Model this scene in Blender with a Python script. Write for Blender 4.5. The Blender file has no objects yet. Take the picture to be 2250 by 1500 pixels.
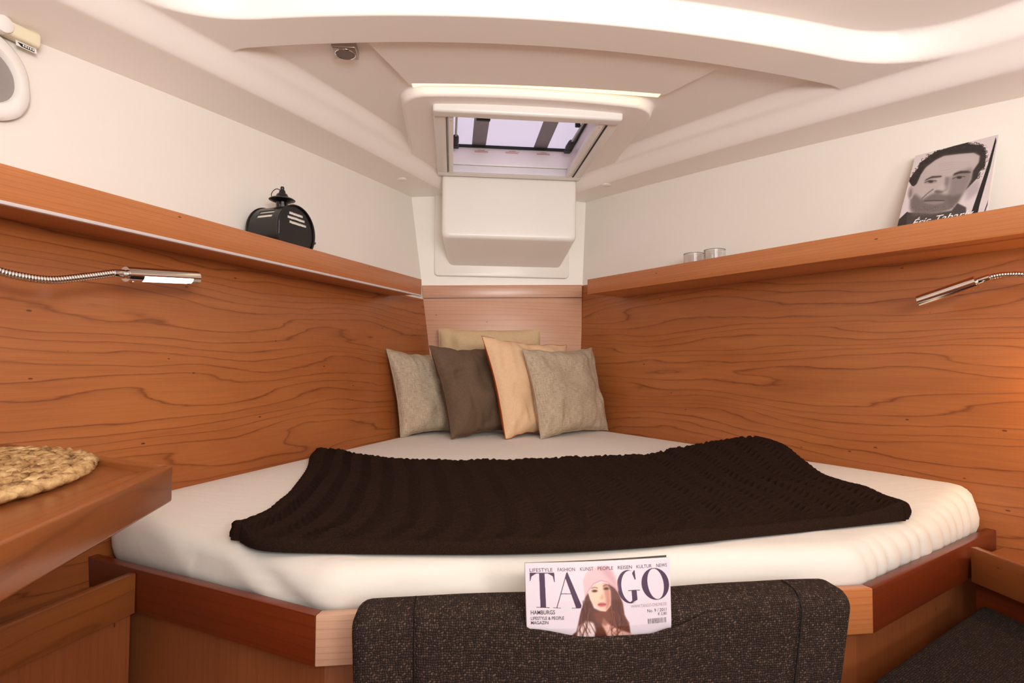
import bpy, bmesh, math, random
import numpy as np
from mathutils import Vector, Matrix, noise
random.seed(4)
np.random.seed(4)
S = bpy.context.scene
COL = S.collection
PI = math.pi

# ------------------------------------------------------------------ camera
cam = bpy.data.cameras.new('camera'); camo = bpy.data.objects.new('camera', cam); COL.objects.link(camo)
cam.sensor_fit = 'HORIZONTAL'; cam.sensor_width = 36.0; cam.lens = 20.0; cam.clip_start = .02
YAW, PITCH, ROLL = math.radians(6.0), math.atan(45 / 1250), math.atan(.006)
fw = Vector((math.sin(YAW) * math.cos(PITCH), math.cos(YAW) * math.cos(PITCH), math.sin(PITCH)))
rt = Vector((math.cos(YAW), -math.sin(YAW), 0)); up = rt.cross(fw)
r2 = rt * math.cos(ROLL) + up * math.sin(ROLL); u2 = -rt * math.sin(ROLL) + up * math.cos(ROLL)
camo.matrix_world = Matrix(((r2.x, u2.x, -fw.x, -.292), (r2.y, u2.y, -fw.y, 0), (r2.z, u2.z, -fw.z, 1.05), (0, 0, 0, 1)))
S.camera = camo

# ------------------------------------------------------------------ world, lights, exposure
wd = bpy.data.worlds.new('world'); S.world = wd; wd.use_nodes = True
bg = wd.node_tree.nodes['Background']; bg.inputs[0].default_value = (1.0, .97, .935, 1); bg.inputs[1].default_value = .85
S.view_settings.view_transform = 'Standard'; S.view_settings.look = 'None'
S.view_settings.gamma = 1.0; S.view_settings.use_curve_mapping = False
S.view_settings.exposure = 0.04
def area(name, loc, target, sx, sy, power, col):
    l = bpy.data.lights.new(name, 'AREA'); l.shape = 'RECTANGLE'; l.size = sx; l.size_y = sy; l.energy = power; l.color = col
    o = bpy.data.objects.new(name, l); COL.objects.link(o); o.location = loc
    o.rotation_euler = (Vector(target) - Vector(loc)).to_track_quat('-Z', 'Y').to_euler()
    return o
# photographer's key lamp behind the camera, then added, unseen fill lights
area('key_light', (.95, -1.9, 1.66), (-.1, 2.2, 1.15), .50, .50, 19, (1, .975, .935))
area('saloon_fill_light', (-.35, -2.4, 1.60), (0, 1.9, 1.25), 2.0, .6, 5, (1, .98, .95))  # unseen broad fill, added to stand for light from the saloon
area('ceiling_bounce_light', (.05, -.45, 1.42), (.0, .30, 2.12), .8, .4, 28, (1, .98, .95))  # unseen, thrown upward; added to brighten the ceiling
area('hatch_fill_light', (-.05, 2.0, 3.6), (-.05, 2.2, 2.0), 1.6, 1.6, 18, (.95, .95, 1))  # unseen light added above the hatch to brighten its lid

# ------------------------------------------------------------------ helpers
def lin(c):
    return tuple(((v / 255) / 12.92 if v / 255 <= .04045 else ((v / 255 + .055) / 1.055) ** 2.4) for v in c)
def rgba(c): return lin(c) + (1,)

def add_mesh(name, verts, faces, mat=None, parent=None, smooth=False, uv=None):
    me = bpy.data.meshes.new(name)
    me.from_pydata([tuple(v) for v in verts], [], [tuple(f) for f in faces]); me.update()
    return link(name, me, mat, parent, smooth, uv)
def set_uv(me, ua, va, off=(0, 0)):
    lay = me.uv_layers.new(name='UVMap')
    ua, va = Vector(ua), Vector(va)
    for lp in me.loops:
        p = me.vertices[lp.vertex_index].co
        lay.data[lp.index].uv = (p.dot(ua) + off[0], p.dot(va) + off[1])
def link(name, me, mat=None, parent=None, smooth=False, uv=None):
    if uv: set_uv(me, *uv)
    if mat: me.materials.append(mat)
    if smooth:
        me.polygons.foreach_set('use_smooth', [True] * len(me.polygons))
    o = bpy.data.objects.new(name, me); COL.objects.link(o)
    if parent is not None: par(o, parent)
    return o
def par(o, p):
    o.parent = p
    m = Matrix.Translation(p.location)
    if p.parent is not None: m = p.parent.matrix_local.copy() @ Matrix.Identity(4) if p.type == 'EMPTY' else Matrix.Translation((0, 0, 0))
    if p.type == 'MESH': m = Matrix.Identity(4)
    o.matrix_parent_inverse = m.inverted()
def thing(name, label, cat, loc, group=None):
    o = bpy.data.objects.new(name, None); COL.objects.link(o); o.location = loc; o.empty_display_size = .05
    return tag(o, label, cat, group)
def tag(o, label, cat, group=None):
    o['label'] = label; o['category'] = cat
    if group: o['group'] = group
    return o
def struct(o, label=None, cat=None):
    o['kind'] = 'structure'
    if label: o['label'] = label
    if cat: o['category'] = cat
    return o
def bm_obj(name, bm, mat=None, parent=None, smooth=False, uv=None):
    bmesh.ops.recalc_face_normals(bm, faces=bm.faces)
    me = bpy.data.meshes.new(name); bm.to_mesh(me); bm.free()
    return link(name, me, mat, parent, smooth, uv)
def autosmooth(o, ang=40):
    me = o.data
    me.polygons.foreach_set('use_smooth', [True] * len(me.polygons))
    bm = bmesh.new(); bm.from_mesh(me)
    for e in bm.edges:
        if len(e.link_faces) == 2: e.smooth = e.calc_face_angle(0) < math.radians(ang)
    bm.to_mesh(me); bm.free()
    return o
def slab_bm(pts, vec, bev=0, seg=2, bm=None):
    """polygon extruded along vec"""
    own = bm is None
    if own: bm = bmesh.new()
    vec = Vector(vec)
    a = [bm.verts.new(Vector(p)) for p in pts]; b = [bm.verts.new(Vector(p) + vec) for p in pts]
    n = len(pts)
    fs = [bm.faces.new(a), bm.faces.new(list(reversed(b)))]
    for i in range(n): fs.append(bm.faces.new((a[i], b[i], b[(i + 1) % n], a[(i + 1) % n])))
    bmesh.ops.recalc_face_normals(bm, faces=fs)
    if bev:
        es = list({e for f in fs for e in f.edges})
        bmesh.ops.bevel(bm, geom=es, offset=bev, segments=seg, profile=.5, affect='EDGES')
    return bm
def slab(name, pts, vec, mat, parent=None, bev=0, seg=2, uv=None):
    o = bm_obj(name, slab_bm(pts, vec, bev, seg), mat, parent, uv=uv)
    if bev: autosmooth(o)
    return o
def box(name, lo, hi, mat, parent=None, bev=0, seg=2, uv=None):
    x0, y0, z0 = lo; x1, y1, z1 = hi
    return slab(name, [(x0, y0, z0), (x1, y0, z0), (x1, y1, z0), (x0, y1, z0)], (0, 0, z1 - z0), mat, parent, bev, seg, uv)
def frame_of(d):
    d = Vector(d).normalized(); a = Vector((0, 0, 1)) if abs(d.z) < .9 else Vector((1, 0, 0))
    u = d.cross(a).normalized(); return u, d.cross(u)
def tube_bm(pts, rad, n=12, bm=None, caps=True):
    if bm is None: bm = bmesh.new()
    pts = [Vector(p) for p in pts]; rads = rad if isinstance(rad, (list, tuple)) else [rad] * len(pts)
    rings = []; u = None
    for i, p in enumerate(pts):
        d = (pts[min(i + 1, len(pts) - 1)] - pts[max(i - 1, 0)]).normalized()
        if u is None: u, v = frame_of(d)
        else:
            u = (u - d * u.dot(d)).normalized(); v = d.cross(u)
        rings.append([bm.verts.new(p + (u * math.cos(t) + v * math.sin(t)) * rads[i]) for t in [2 * PI * k / n for k in range(n)]])
    for a, b in zip(rings, rings[1:]):
        for k in range(n): bm.faces.new((a[k], a[(k + 1) % n], b[(k + 1) % n], b[k]))
    if caps: bm.faces.new(rings[0]); bm.faces.new(rings[-1])
    return bm
def tube(name, pts, rad, mat, parent=None, n=12, caps=True):
    return autosmooth(bm_obj(name, tube_bm(pts, rad, n, None, caps), mat, parent))
def lathe_bm(prof, origin, axis=(0, 0, 1), n=24, bm=None):
    """prof: list of (radius, height)"""
    if bm is None: bm = bmesh.new()
    d = Vector(axis).normalized(); u, v = frame_of(d); o = Vector(origin)
    rings = []
    for r, h in prof:
        if r < 1e-6: rings.append([bm.verts.new(o + d * h)])
        else: rings.append([bm.verts.new(o + d * h + (u * math.cos(t) + v * math.sin(t)) * r) for t in [2 * PI * k / n for k in range(n)]])
    for a, b in zip(rings, rings[1:]):
        for k in range(n):
            k2 = (k + 1) % n
            if len(a) == 1 and len(b) > 1: bm.faces.new((a[0], b[k2], b[k]))
            elif len(b) == 1 and len(a) > 1: bm.faces.new((a[k], a[k2], b[0]))
            elif len(a) > 1: bm.faces.new((a[k], a[k2], b[k2], b[k]))
    return bm
def lathe(name, prof, origin, mat, parent=None, axis=(0, 0, 1), n=24):
    return autosmooth(bm_obj(name, lathe_bm(prof, origin, axis, n), mat, parent))
def catmull(pts, n=12):
    P = [Vector(p) for p in pts]; P = [P[0] * 2 - P[1]] + P + [P[-1] * 2 - P[-2]]; out = []
    for i in range(1, len(P) - 2):
        for k in range(n):
            t = k / n
            out.append(.5 * ((2 * P[i]) + (P[i + 1] - P[i - 1]) * t + (2 * P[i - 1] - 5 * P[i] + 4 * P[i + 1] - P[i + 2]) * t * t + (3 * P[i] - P[i - 1] - 3 * P[i + 1] + P[i + 2]) * t ** 3))
    return out + [P[-2]]
def sm(t):
    t = np.clip(t, 0, 1); return t * t * (3 - 2 * t)
def grid_faces(nu, nv, wrap=False):
    f = []
    for j in range(nv - 1):
        for i in range(nu - 1 if not wrap else nu):
            i2 = (i + 1) % nu
            f.append((j * nu + i, j * nu + i2, (j + 1) * nu + i2, (j + 1) * nu + i))
    return f

# ------------------------------------------------------------------ materials
class NT:
    def __init__(s, name):
        s.m = bpy.data.materials.new(name); s.m.use_nodes = True
        s.t = s.m.node_tree; s.b = s.t.nodes['Principled BSDF']
    def n(s, typ, **kw):
        nd = s.t.nodes.new(typ)
        for k, v in kw.items(): setattr(nd, k, v)
        return nd
    def l(s, a, b): s.t.links.new(a, b)
    def math(s, op, a, b=None, c=None):
        nd = s.n('ShaderNodeMath', operation=op)
        for i, v in enumerate((a, b, c)):
            if v is None: continue
            if hasattr(v, 'links'): s.l(v, nd.inputs[i])
            else: nd.inputs[i].default_value = v
        return nd.outputs[0]
    def ramp(s, fac, stops, interp='LINEAR'):
        nd = s.n('ShaderNodeValToRGB'); nd.color_ramp.interpolation = interp
        e = nd.color_ramp.elements
        while len(e) < len(stops): e.new(.5)
        for el, (p, c) in zip(e, stops):
            el.position = p; el.color = c if len(c) == 4 else tuple(c) + (1,)
        s.l(fac, nd.inputs[0]); return nd.outputs[0]
    def mix(s, fac, a, b, mode='MIX'):
        nd = s.n('ShaderNodeMix', data_type='RGBA', blend_type=mode)
        for i, v in ((0, fac), (6, a), (7, b)):
            if hasattr(v, 'links'): s.l(v, nd.inputs[i])
            else: nd.inputs[i].default_value = v
        return nd.outputs[2]
    def coords(s, kind='Object', scale=(1, 1, 1), rot=(0, 0, 0)):
        tc = s.n('ShaderNodeTexCoord'); mp = s.n('ShaderNodeMapping')
        mp.inputs['Scale'].default_value = scale; mp.inputs['Rotation'].default_value = rot
        s.l(tc.outputs[kind], mp.inputs[0]); return mp.outputs[0]
    def noise(s, vec, scale, detail=2, rough=.5, dist=0):
        nd = s.n('ShaderNodeTexNoise'); nd.inputs['Scale'].default_value = scale
        nd.inputs['Detail'].default_value = detail; nd.inputs['Roughness'].default_value = rough; nd.inputs['Distortion'].default_value = dist
        s.l(vec, nd.inputs['Vector']); return nd.outputs[0]
    def bump(s, h, strength=.3, dist=.002):
        nd = s.n('ShaderNodeBump'); nd.inputs['Strength'].default_value = strength; nd.inputs['Distance'].default_value = dist
        s.l(h, nd.inputs['Height']); s.l(nd.outputs[0], s.b.inputs['Normal'])
    def set(s, **kw):
        for k, v in kw.items(): s.b.inputs[k.replace('_', ' ')].default_value = v
        return s

def plain(name, col, rough=.5, metal=0, **kw):
    m = NT(name); m.b.inputs['Base Color'].default_value = rgba(col); m.b.inputs['Roughness'].default_value = rough; m.b.inputs['Metallic'].default_value = metal
    m.set(**kw); return m.m
def painted(name, col, rough=.45, var=.03, scale=3, bump=.0, bscale=220):
    m = NT(name); v = m.coords()
    n = m.noise(v, scale, 3); c = np.array(lin(col))
    m.l(m.ramp(n, [(.3, tuple(c * (1 - var))), (.7, tuple(np.minimum(c * (1 + var), 1)))]), m.b.inputs['Base Color'])
    m.b.inputs['Roughness'].default_value = rough
    if bump: m.bump(m.noise(v, bscale, 2), bump, .001)
    return m.m
def wood(name, light, mid, dark, along=.95, across=5.5, rings=8, rough=.33, coat=.25, seed=0.0, line=.82, drift=30):
    """cherry veneer: contour lines of a stretched noise give the cathedral figure; UV x runs along the grain (metres)"""
    m = NT(name)
    tc = m.n('ShaderNodeTexCoord'); mp = m.n('ShaderNodeMapping'); mp.inputs['Location'].default_value = (seed, seed * 1.7, 0)
    m.l(tc.outputs['UV'], mp.inputs[0]); uv = mp.outputs[0]
    def sc(x, y):
        q = m.n('ShaderNodeMapping'); q.inputs['Scale'].default_value = (x, y, 1); m.l(uv, q.inputs[0]); return q.outputs[0]
    n1 = m.noise(sc(along, across), 1.0, 1.6, .45, .25)
    n2 = m.noise(sc(along * 2.6, across * 3.2), 1.0, 1.5, .5, .2)
    wob = m.noise(sc(14, 90), 1.0, 2, .5)
    sep = m.n('ShaderNodeSeparateXYZ'); m.l(uv, sep.inputs[0])
    f = m.math('ADD', m.math('MULTIPLY', sep.outputs[1], drift), m.math('ADD', m.math('MULTIPLY', n1, rings), m.math('ADD', m.math('MULTIPLY', n2, rings * .16), m.math('MULTIPLY', wob, .22))))
    fr = m.math('FRACT', f)
    ring = m.ramp(fr, [(0, (.05, .05, .05)), (.70, (.12, .12, .12)), (.84, (.30, .30, .30)), (.91, (1, 1, 1)), (.95, (.35, .35, .35)), (1, (.05, .05, .05))])
    lw = m.noise(sc(2.3, 17), 1.0, 2, .5)
    ring = m.math('MULTIPLY', ring, m.math('ADD', .35, lw))
    fine = m.noise(sc(7, 420), 1.0, 3, .6)
    big = m.noise(sc(1.1, 4.5), 1.0, 3, .6)
    base = m.ramp(big, [(.3, lin(mid)), (.7, lin(light))])
    c = m.mix(m.math('MULTIPLY', ring, line), base, rgba(dark))
    c = m.mix(m.math('MULTIPLY', m.math('SUBTRACT', m.math('ADD', m.math('MULTIPLY', fine, .6), m.math('MULTIPLY', m.noise(sc(2.2, 70), 1.0, 2, .6), .4)), .42), 1.0), c, rgba(dark))
    fl = m.n('ShaderNodeTexVoronoi'); fl.inputs['Scale'].default_value = 1; m.l(sc(13, 34), fl.inputs['Vector'])
    pick = m.n('ShaderNodeSeparateColor'); m.l(fl.outputs['Color'], pick.inputs[0])
    fleck = m.math('MULTIPLY', m.math('LESS_THAN', fl.outputs['Distance'], .07), m.math('GREATER_THAN', pick.outputs[0], .72))
    c = m.mix(m.math('MULTIPLY', fleck, .8), c, rgba((70, 26, 14)))
    m.l(c, m.b.inputs['Base Color']); m.b.inputs['Roughness'].default_value = rough
    m.set(Coat_Weight=coat, Coat_Roughness=.28); m.bump(fine, .05, .0006)
    return m.m
def linen(name, c1, c2, cell=.0016, rough=.95, bump=.5):
    """coarse plain weave: uneven warp and weft threads, UV in metres"""
    m = NT(name); tc = m.n('ShaderNodeTexCoord'); uv = tc.outputs['UV']
    def sc(x, y):
        q = m.n('ShaderNodeMapping'); q.inputs['Scale'].default_value = (x, y, 1); m.l(uv, q.inputs[0]); return q.outputs[0]
    k = 1 / cell
    warp = m.noise(sc(k, k * .06), 1, 1); weft = m.noise(sc(k * .06, k), 1, 1); slub = m.noise(sc(12, 12), 1, 3)
    w = m.math('MULTIPLY', m.math('ADD', warp, weft), .5)
    h = m.math('ADD', w, m.math('MULTIPLY', m.math('SUBTRACT', slub, .5), .06))
    m.l(m.ramp(h, [(.40, lin(c1)), (.60, lin(c2))]), m.b.inputs['Base Color'])
    m.b.inputs['Roughness'].default_value = rough; m.set(Specular_IOR_Level=.2); m.bump(w, bump, .0010); return m.m
def tweed(name, c1, c2, c3, cell=.0046):
    """thick basket weave: every crossing is a little cushion with its own tone"""
    m = NT(name); tc = m.n('ShaderNodeTexCoord'); uv = tc.outputs['UV']
    q = m.n('ShaderNodeMapping'); q.inputs['Scale'].default_value = (1 / cell, 1 / cell, 1); m.l(uv, q.inputs[0])
    wn = m.noise(q.outputs[0], .35, 2)
    sx = m.n('ShaderNodeSeparateXYZ'); m.l(q.outputs[0], sx.inputs[0])
    x = m.math('ADD', sx.outputs[0], m.math('MULTIPLY', wn, 2.4)); y = m.math('ADD', sx.outputs[1], m.math('MULTIPLY', wn, 2.0))
    cb = m.n('ShaderNodeCombineXYZ'); m.l(m.math('FLOOR', x), cb.inputs[0]); m.l(m.math('FLOOR', y), cb.inputs[1])
    rn = m.n('ShaderNodeTexWhiteNoise', noise_dimensions='2D'); m.l(cb.outputs[0], rn.inputs['Vector'])
    px = m.math('SINE', m.math('MULTIPLY', m.math('FRACT', x), PI)); py = m.math('SINE', m.math('MULTIPLY', m.math('FRACT', y), PI))
    prof = m.math('POWER', m.math('MULTIPLY', px, py), .6)
    par_ = m.math('MODULO', m.math('ADD', m.math('FLOOR', x), m.math('FLOOR', y)), 2.0)
    tone = m.math('ADD', m.math('MULTIPLY', rn.outputs[0], .75), m.math('MULTIPLY', m.math('ABSOLUTE', par_), .22))
    c = m.ramp(tone, [(.0, lin(c1)), (.6, lin(c2)), (1, lin(c3))])
    c = m.mix(m.math('SUBTRACT', 1.0, prof), c, rgba(tuple(v * .45 for v in c1)))
    m.l(c, m.b.inputs['Base Color']); m.b.inputs['Roughness'].default_value = .95; m.set(Specular_IOR_Level=.15)
    m.bump(prof, .8, .0016); return m.m
def vcol(name, rough=.35, coat=.3):
    m = NT(name); a = m.n('ShaderNodeAttribute', attribute_name='Print'); m.l(a.outputs['Color'], m.b.inputs['Base Color'])
    m.b.inputs['Roughness'].default_value = rough; m.set(Coat_Weight=coat, Coat_Roughness=.15); return m.m
def emis(name, col, strength):
    m = NT(name); m.b.inputs['Base Color'].default_value = rgba(col); m.b.inputs['Emission Color'].default_value = rgba(col)
    m.b.inputs['Emission Strength'].default_value = strength; return m.m

CH = ((184, 112, 60), (164, 92, 46), (98, 44, 18))
M = {}
M['wood_wall_l'] = wood('cherry_wall_left', *CH, seed=1.3)
M['wood_wall_r'] = wood('cherry_wall_right', *CH, seed=5.2)
M['wood_back_glare'] = wood('cherry_back_glare', (214, 164, 132), (204, 150, 118), (158, 100, 70), along=.6, across=9, rings=4, rough=.36, coat=.6, seed=2.2, line=.6, drift=55)  # cherry paled: glare on the aft-facing boards put into the colour
M['wood_foot_glare'] = wood('cherry_foot_glare', (216, 172, 144), (204, 156, 126), (158, 106, 78), along=.6, across=9, rings=4, rough=.36, coat=.5, seed=8.2, line=.6, drift=70)  # left half of the foot rail, paled to carry glare in its colour
M['wood_lip'] = wood('cherry_lip', (200, 128, 76), (188, 112, 62), (134, 68, 34), along=.5, across=9, rings=4, seed=3.3, line=.45, drift=90)
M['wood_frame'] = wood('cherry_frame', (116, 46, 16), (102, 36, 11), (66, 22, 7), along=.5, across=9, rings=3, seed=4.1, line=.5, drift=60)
M['wood_table'] = wood('cherry_table', (158, 92, 46), (142, 80, 38), (98, 50, 24), along=.9, across=6, rings=7, seed=6.6, line=.55, rough=.3, drift=26)
M['wood_base'] = wood('cherry_base', (156, 90, 50), (142, 78, 42), (98, 48, 26), along=.6, across=9, rings=5, seed=7.7, line=.4, drift=50)
M['liner'] = painted('cream_wall_vinyl', (240, 233, 224), .6, .02, 2.0, .08, 90)
M['head'] = painted('moulded_headliner', (252, 243, 236), .42, .012, 2)
M['gel'] = painted('white_gelcoat', (244, 236, 226), .3, .01, 2)
M['plastic'] = plain('white_plastic', (240, 234, 228), .3)
M['well'] = plain('hatch_well_plastic', (236, 224, 226), .35)
M['cream'] = plain('cream_plastic', (240, 230, 200), .4)
M['black'] = plain('black_rubber', (14, 13, 14), .6)
M['grip'] = plain('dark_grey_rubber', (58, 56, 58), .6)
M['chrome'] = plain('chrome', (225, 220, 215), .12, 1.0)
M['brushed'] = plain('brushed_steel', (176, 170, 162), .32, 1.0)
M['alu'] = plain('aluminium_strip', (222, 214, 216), .45, .3)
M['iron'] = plain('black_enamel', (13, 11, 11), .36, 0, Coat_Weight=.15)
M['sheet'] = None

# ------------------------------------------------------------------ room geometry (metres; x right, y towards the bow, z up)
def Lw(y, z): return -.366 + .4994 * (y - 2.766) - .1294 * (z - .74)
def Rw(y, z): return .308 - .5404 * (y - 2.833) + .0387 * (z - .74)
TL = Vector((.4468, .8946, 0)); NL = Vector((.8946, -.4468, 0))      # along the left wall / into the room
TR = Vector((-.4754, .8798, 0)); NR = Vector((-.8798, -.4754, 0))    # along the right wall / into the room
YB = 2.8; XC = -.035; YA = -1.1
def PL(y, z, o=0): return Vector((Lw(y, z), y, z)) + NL * o
def PR(y, z, o=0): return Vector((Rw(y, z), y, z)) + NR * o

# floor and hull sides
struct(box('floor', (-2.4, YA, -.03), (2.4, 2.9, 0), M['wood_base'], uv=((0, 1, 0), (1, 0, 0))), 'cherry wood cabin floor', 'floor')
def wall_sheet(name, P, n, z0, z1, mat, thick, uvax, y1=YB):
    pts = [P(YA, z0), P(y1, z0), P(y1, z1), P(YA, z1)]
    return slab(name, pts, n * -thick, mat, uv=(uvax, (0, 0, 1)))
wl = struct(wall_sheet('wall_left', lambda y, z: PL(y, z, -.004), NL, 1.30, 1.93, M['liner'], .03, TL), 'cream vinyl hull side above the left shelf', 'wall')
wl2 = wall_sheet('wood_panel', PL, NL, 0, 1.352, M['wood_wall_l'], .02, TL); par(wl2, wl); wl2['label'] = 'cherry veneer panel with flame figure'
wr = struct(wall_sheet('wall_right', lambda y, z: PR(y, z, -.004), NR, 1.30, 1.93, M['liner'], .03, TR), 'cream vinyl hull side above the right shelf', 'wall')
wr2 = wall_sheet('wood_panel', PR, NR, 0, 1.436, M['wood_wall_r'], .02, TR); par(wr2, wr); wr2['label'] = 'cherry veneer panel with flame figure'

# back wall: white upper panel, two wood boards (their seam climbs a little to the right)
def zs(x, zl, zr): return zl + (zr - zl) * (x + .43) / .76
wb = struct(slab('wall_back', [(-.56, YB, 1.40), (.46, YB, 1.40), (.46, YB, 1.95), (-.56, YB, 1.95)], (0, .03, 0), M['gel']), 'white panel of the bow bulkhead under the hatch', 'wall')
bk1 = slab('trim_board', [(-.436, YB - .012, zs(-.436, 1.358, 1.376)), (.352, YB - .012, zs(.352, 1.358, 1.376)), (.352, YB - .012, zs(.352, 1.420, 1.438)), (-.440, YB - .012, zs(-.44, 1.420, 1.438))], (0, .012, 0), M['wood_back_glare'], wb, .0012, uv=((1, 0, 0), (0, 0, 1), (.3, 1.1)))
bk2 = slab('wood_panel', [(-.36, YB - .012, .5), (.345, YB - .012, .5), (.352, YB - .012, zs(.352, 1.354, 1.372)), (-.436, YB - .012, zs(-.436, 1.354, 1.372))], (0, .012, 0), M['wood_back_glare'], wb, .0012, uv=((1, 0, 0), (0, 0, 1)))
bkb = slab('wood_backing', [(-.56, YB + .001, .3), (.46, YB + .001, .3), (.46, YB + .001, 1.42), (-.56, YB + .001, 1.42)], (0, .02, 0), M['wood_base'], wb, uv=((1, 0, 0), (0, 0, 1)))

# ------------------------------------------------------------------ moulded headliner as one surface
HX0, HX1, HY0, HY1 = -.365, .290, 1.890, 2.580          # hatch frame, outside
def zlow(x): return 1.92 - .087 * (x - XC) ** 2
def smin(a, b, k):
    h = np.clip(.5 + .5 * (b - a) / k, 0, 1); return b * (1 - h) + a * h - k * h * (1 - h)
def rmp(t):
    return .4 * sm(t) + .6 * np.clip(t, 0, 1)
def ceil_z(x, y):
    zw = 1.83
    sl = (x - (-.366 + .4994 * (y - 2.766) - .1294 * (zw - .74))) * .8946
    sr = ((.308 - .5404 * (y - 2.833) + .0387 * (zw - .74)) - x) * .8798
    f = rmp((sl - .168) / .056) * rmp((sr - .131) / .060)
    z = zlow(x) - .047 * (1 - f)
    side = smin(sl - .223, sr - .191, .05)
    fr = smin(side * .34, y - 1.522, .022)
    # hatch plateau: rounded rectangle
    qx = np.abs(x + .036) - .345; qy = 1.915 - y
    d = np.sqrt(np.maximum(qx, 0) ** 2 + np.maximum(qy, 0) ** 2) + np.minimum(np.maximum(qx, qy), 0) - .08
    fr = smin(fr, d, .012)
    z = z + .034 * rmp(fr / .014)
    ar = smin(side, 1.402 - y, .16)
    z = z + .066 * rmp(ar / .030)
    return z
ys = np.concatenate([np.linspace(YA, .9, 30)[:-1], np.linspace(.9, 1.34, 40)[:-1], np.linspace(1.34, 1.57, 92)[:-1], np.linspace(1.57, 2.80, 260)])
NXC = 460
V = []
for y in ys:
    x0, x1 = Lw(y, 1.83) - .02, Rw(y, 1.83) + .02
    t = np.linspace(0, 1, NXC); x = x0 + (x1 - x0) * t
    z = ceil_z(x, np.full_like(x, y)); V.append(np.stack([x, np.full_like(x, y), z], 1))
V = np.concatenate(V); Fc = []
for j in range(len(ys) - 1):
    for i in range(NXC - 1):
        a = j * NXC + i; p = V[a]
        if HX0 + .016 < p[0] < HX1 - .022 and HY0 + .016 < p[1] < HY1 - .022: continue
        Fc.append((a, a + NXC, a + NXC + 1, a + 1))
ceil = struct(add_mesh('ceiling', V, Fc, M['head'], smooth=True), 'moulded white headliner with rounded recesses and beam', 'ceiling')

# cover panel with light slot, in the forward recess
def cover_pt(u, v, dz=0):
    a, b, c, d = Vector((-.535, 1.540, 0)), Vector((.500, 1.530, 0)), Vector((.392, 1.762, 0)), Vector((-.437, 1.790, 0))
    yb = 0.012 * (1 - (2 * u - 1) ** 2) * v
    p = (a * (1 - u) + b * u) * (1 - v) + (d * (1 - u) + c * u) * v
    return Vector((p.x, p.y + yb, zlow(p.x) + .034 - .014 + dz))
nu, nv = 40, 8
vv = [cover_pt(i / (nu - 1), j / (nv - 1)) for j in range(nv) for i in range(nu)] + [cover_pt(i / (nu - 1), j / (nv - 1), .013) for j in range(nv) for i in range(nu)]
ff = grid_faces(nu, nv); ff = ff + [tuple(k + nu * nv for k in reversed(f)) for f in ff]
bl = [i for i in range(nu)] + [j * nu + nu - 1 for j in range(1, nv)] + [(nv - 1) * nu + i for i in range(nu - 2, -1, -1)] + [j * nu for j in range(nv - 2, 0, -1)]
for k in range(len(bl)): a, b = bl[k], bl[(k + 1) % len(bl)]; ff.append((b, a, a + nu * nv, b + nu * nv))
cp = add_mesh('cover_panel', vv, ff, M['head'], ceil); autosmooth(cp)
bm = bmesh.new(); L = []
for i in range(60):
    u = .012 + .976 * i / 59; p = cover_pt(u, 1); q = Vector((p.x, p.y + .004, p.z + .008)); r = Vector((p.x, p.y + .042, p.z + .009))
    L.append((bm.verts.new(q), bm.verts.new(r), bm.verts.new(r + Vector((0, 0, .005))), bm.verts.new(q + Vector((0, 0, .005)))))
for a, b in zip(L, L[1:]):
    for k in range(4): bm.faces.new((a[k], a[(k + 1) % 4], b[(k + 1) % 4], b[k]))
bm.faces.new(L[0]); bm.faces.new(L[-1])
ls = bm_obj('light_strip', bm, emis('warm_led_strip', (255, 238, 188), 1.35), ceil); ls['label'] = 'glowing warm white light slot'
# small round covers on the flange near the bow
for (x, y) in ((-.52, 2.52), (.40, 2.50)):
    c = lathe('screw_cover', [(0, -.003), (.018, -.003), (.021, -.001), (.021, .002)], (x, y, float(ceil_z(np.array([x]), np.array([y]))[0])), M['head'], ceil)

# ------------------------------------------------------------------ roof hatch
W1 = thing('window_1', 'white framed roof hatch with acrylic lid above the berth', 'hatch', ((HX0 + HX1) / 2, (HY0 + HY1) / 2, 1.9)); struct(W1)
Z0, Z1 = 1.888, 1.925
IX0, IX1, IY0, IY1 = -.315, .240, 1.940, 2.530
box('frame_bar', (HX0, HY0, Z0), (HX1, IY0, Z1), M['plastic'], W1, .010, 4)
box('frame_bar', (HX0, IY1, Z0 + .006), (HX1, HY1, Z1), M['plastic'], W1, .006, 3)
box('frame_bar', (HX0, IY0, Z0 + .006), (IX0, IY1, Z1), M['plastic'], W1, .006, 3)
box('frame_bar', (IX1, IY0, Z0 + .006), (HX1, IY1, Z1), M['plastic'], W1, .006, 3)
ZT = 2.022
box('well_side', (HX0 + .02, IY1, Z1 - .02), (HX1 - .02, IY1 + .02, ZT), M['well'], W1)
box('well_side', (HX0 + .02, IY0 - .02, Z1 - .02), (HX1 - .02, IY0, ZT), M['well'], W1)
box('well_side', (IX0 - .02, IY0, Z1 - .02), (IX0, IY1, ZT), M['well'], W1)
box('well_side', (IX1, IY0, Z1 - .02), (IX1 + .02, IY1, ZT), M['well'], W1)
box('well_ledge', (IX0, IY1 - .012, Z1 + .004), (IX1, IY1, Z1 + .012), M['plastic'], W1, .003)
box('sill_strip', (IX0, IY1 - .006, Z0 + .008), (IX1, IY1 + .002, Z1 + .003), M['alu'], W1)
for lo, hi in (((IX0, IY1 - .010, ZT - .011), (IX1, IY1, ZT)), ((IX0, IY0, ZT - .011), (IX1, IY0 + .01, ZT)), ((IX0, IY0, ZT - .011), (IX0 + .01, IY1, ZT)), ((IX1 - .01, IY0, ZT - .011), (IX1, IY1, ZT))):
    box('seal', lo, hi, M['black'], W1)
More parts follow.
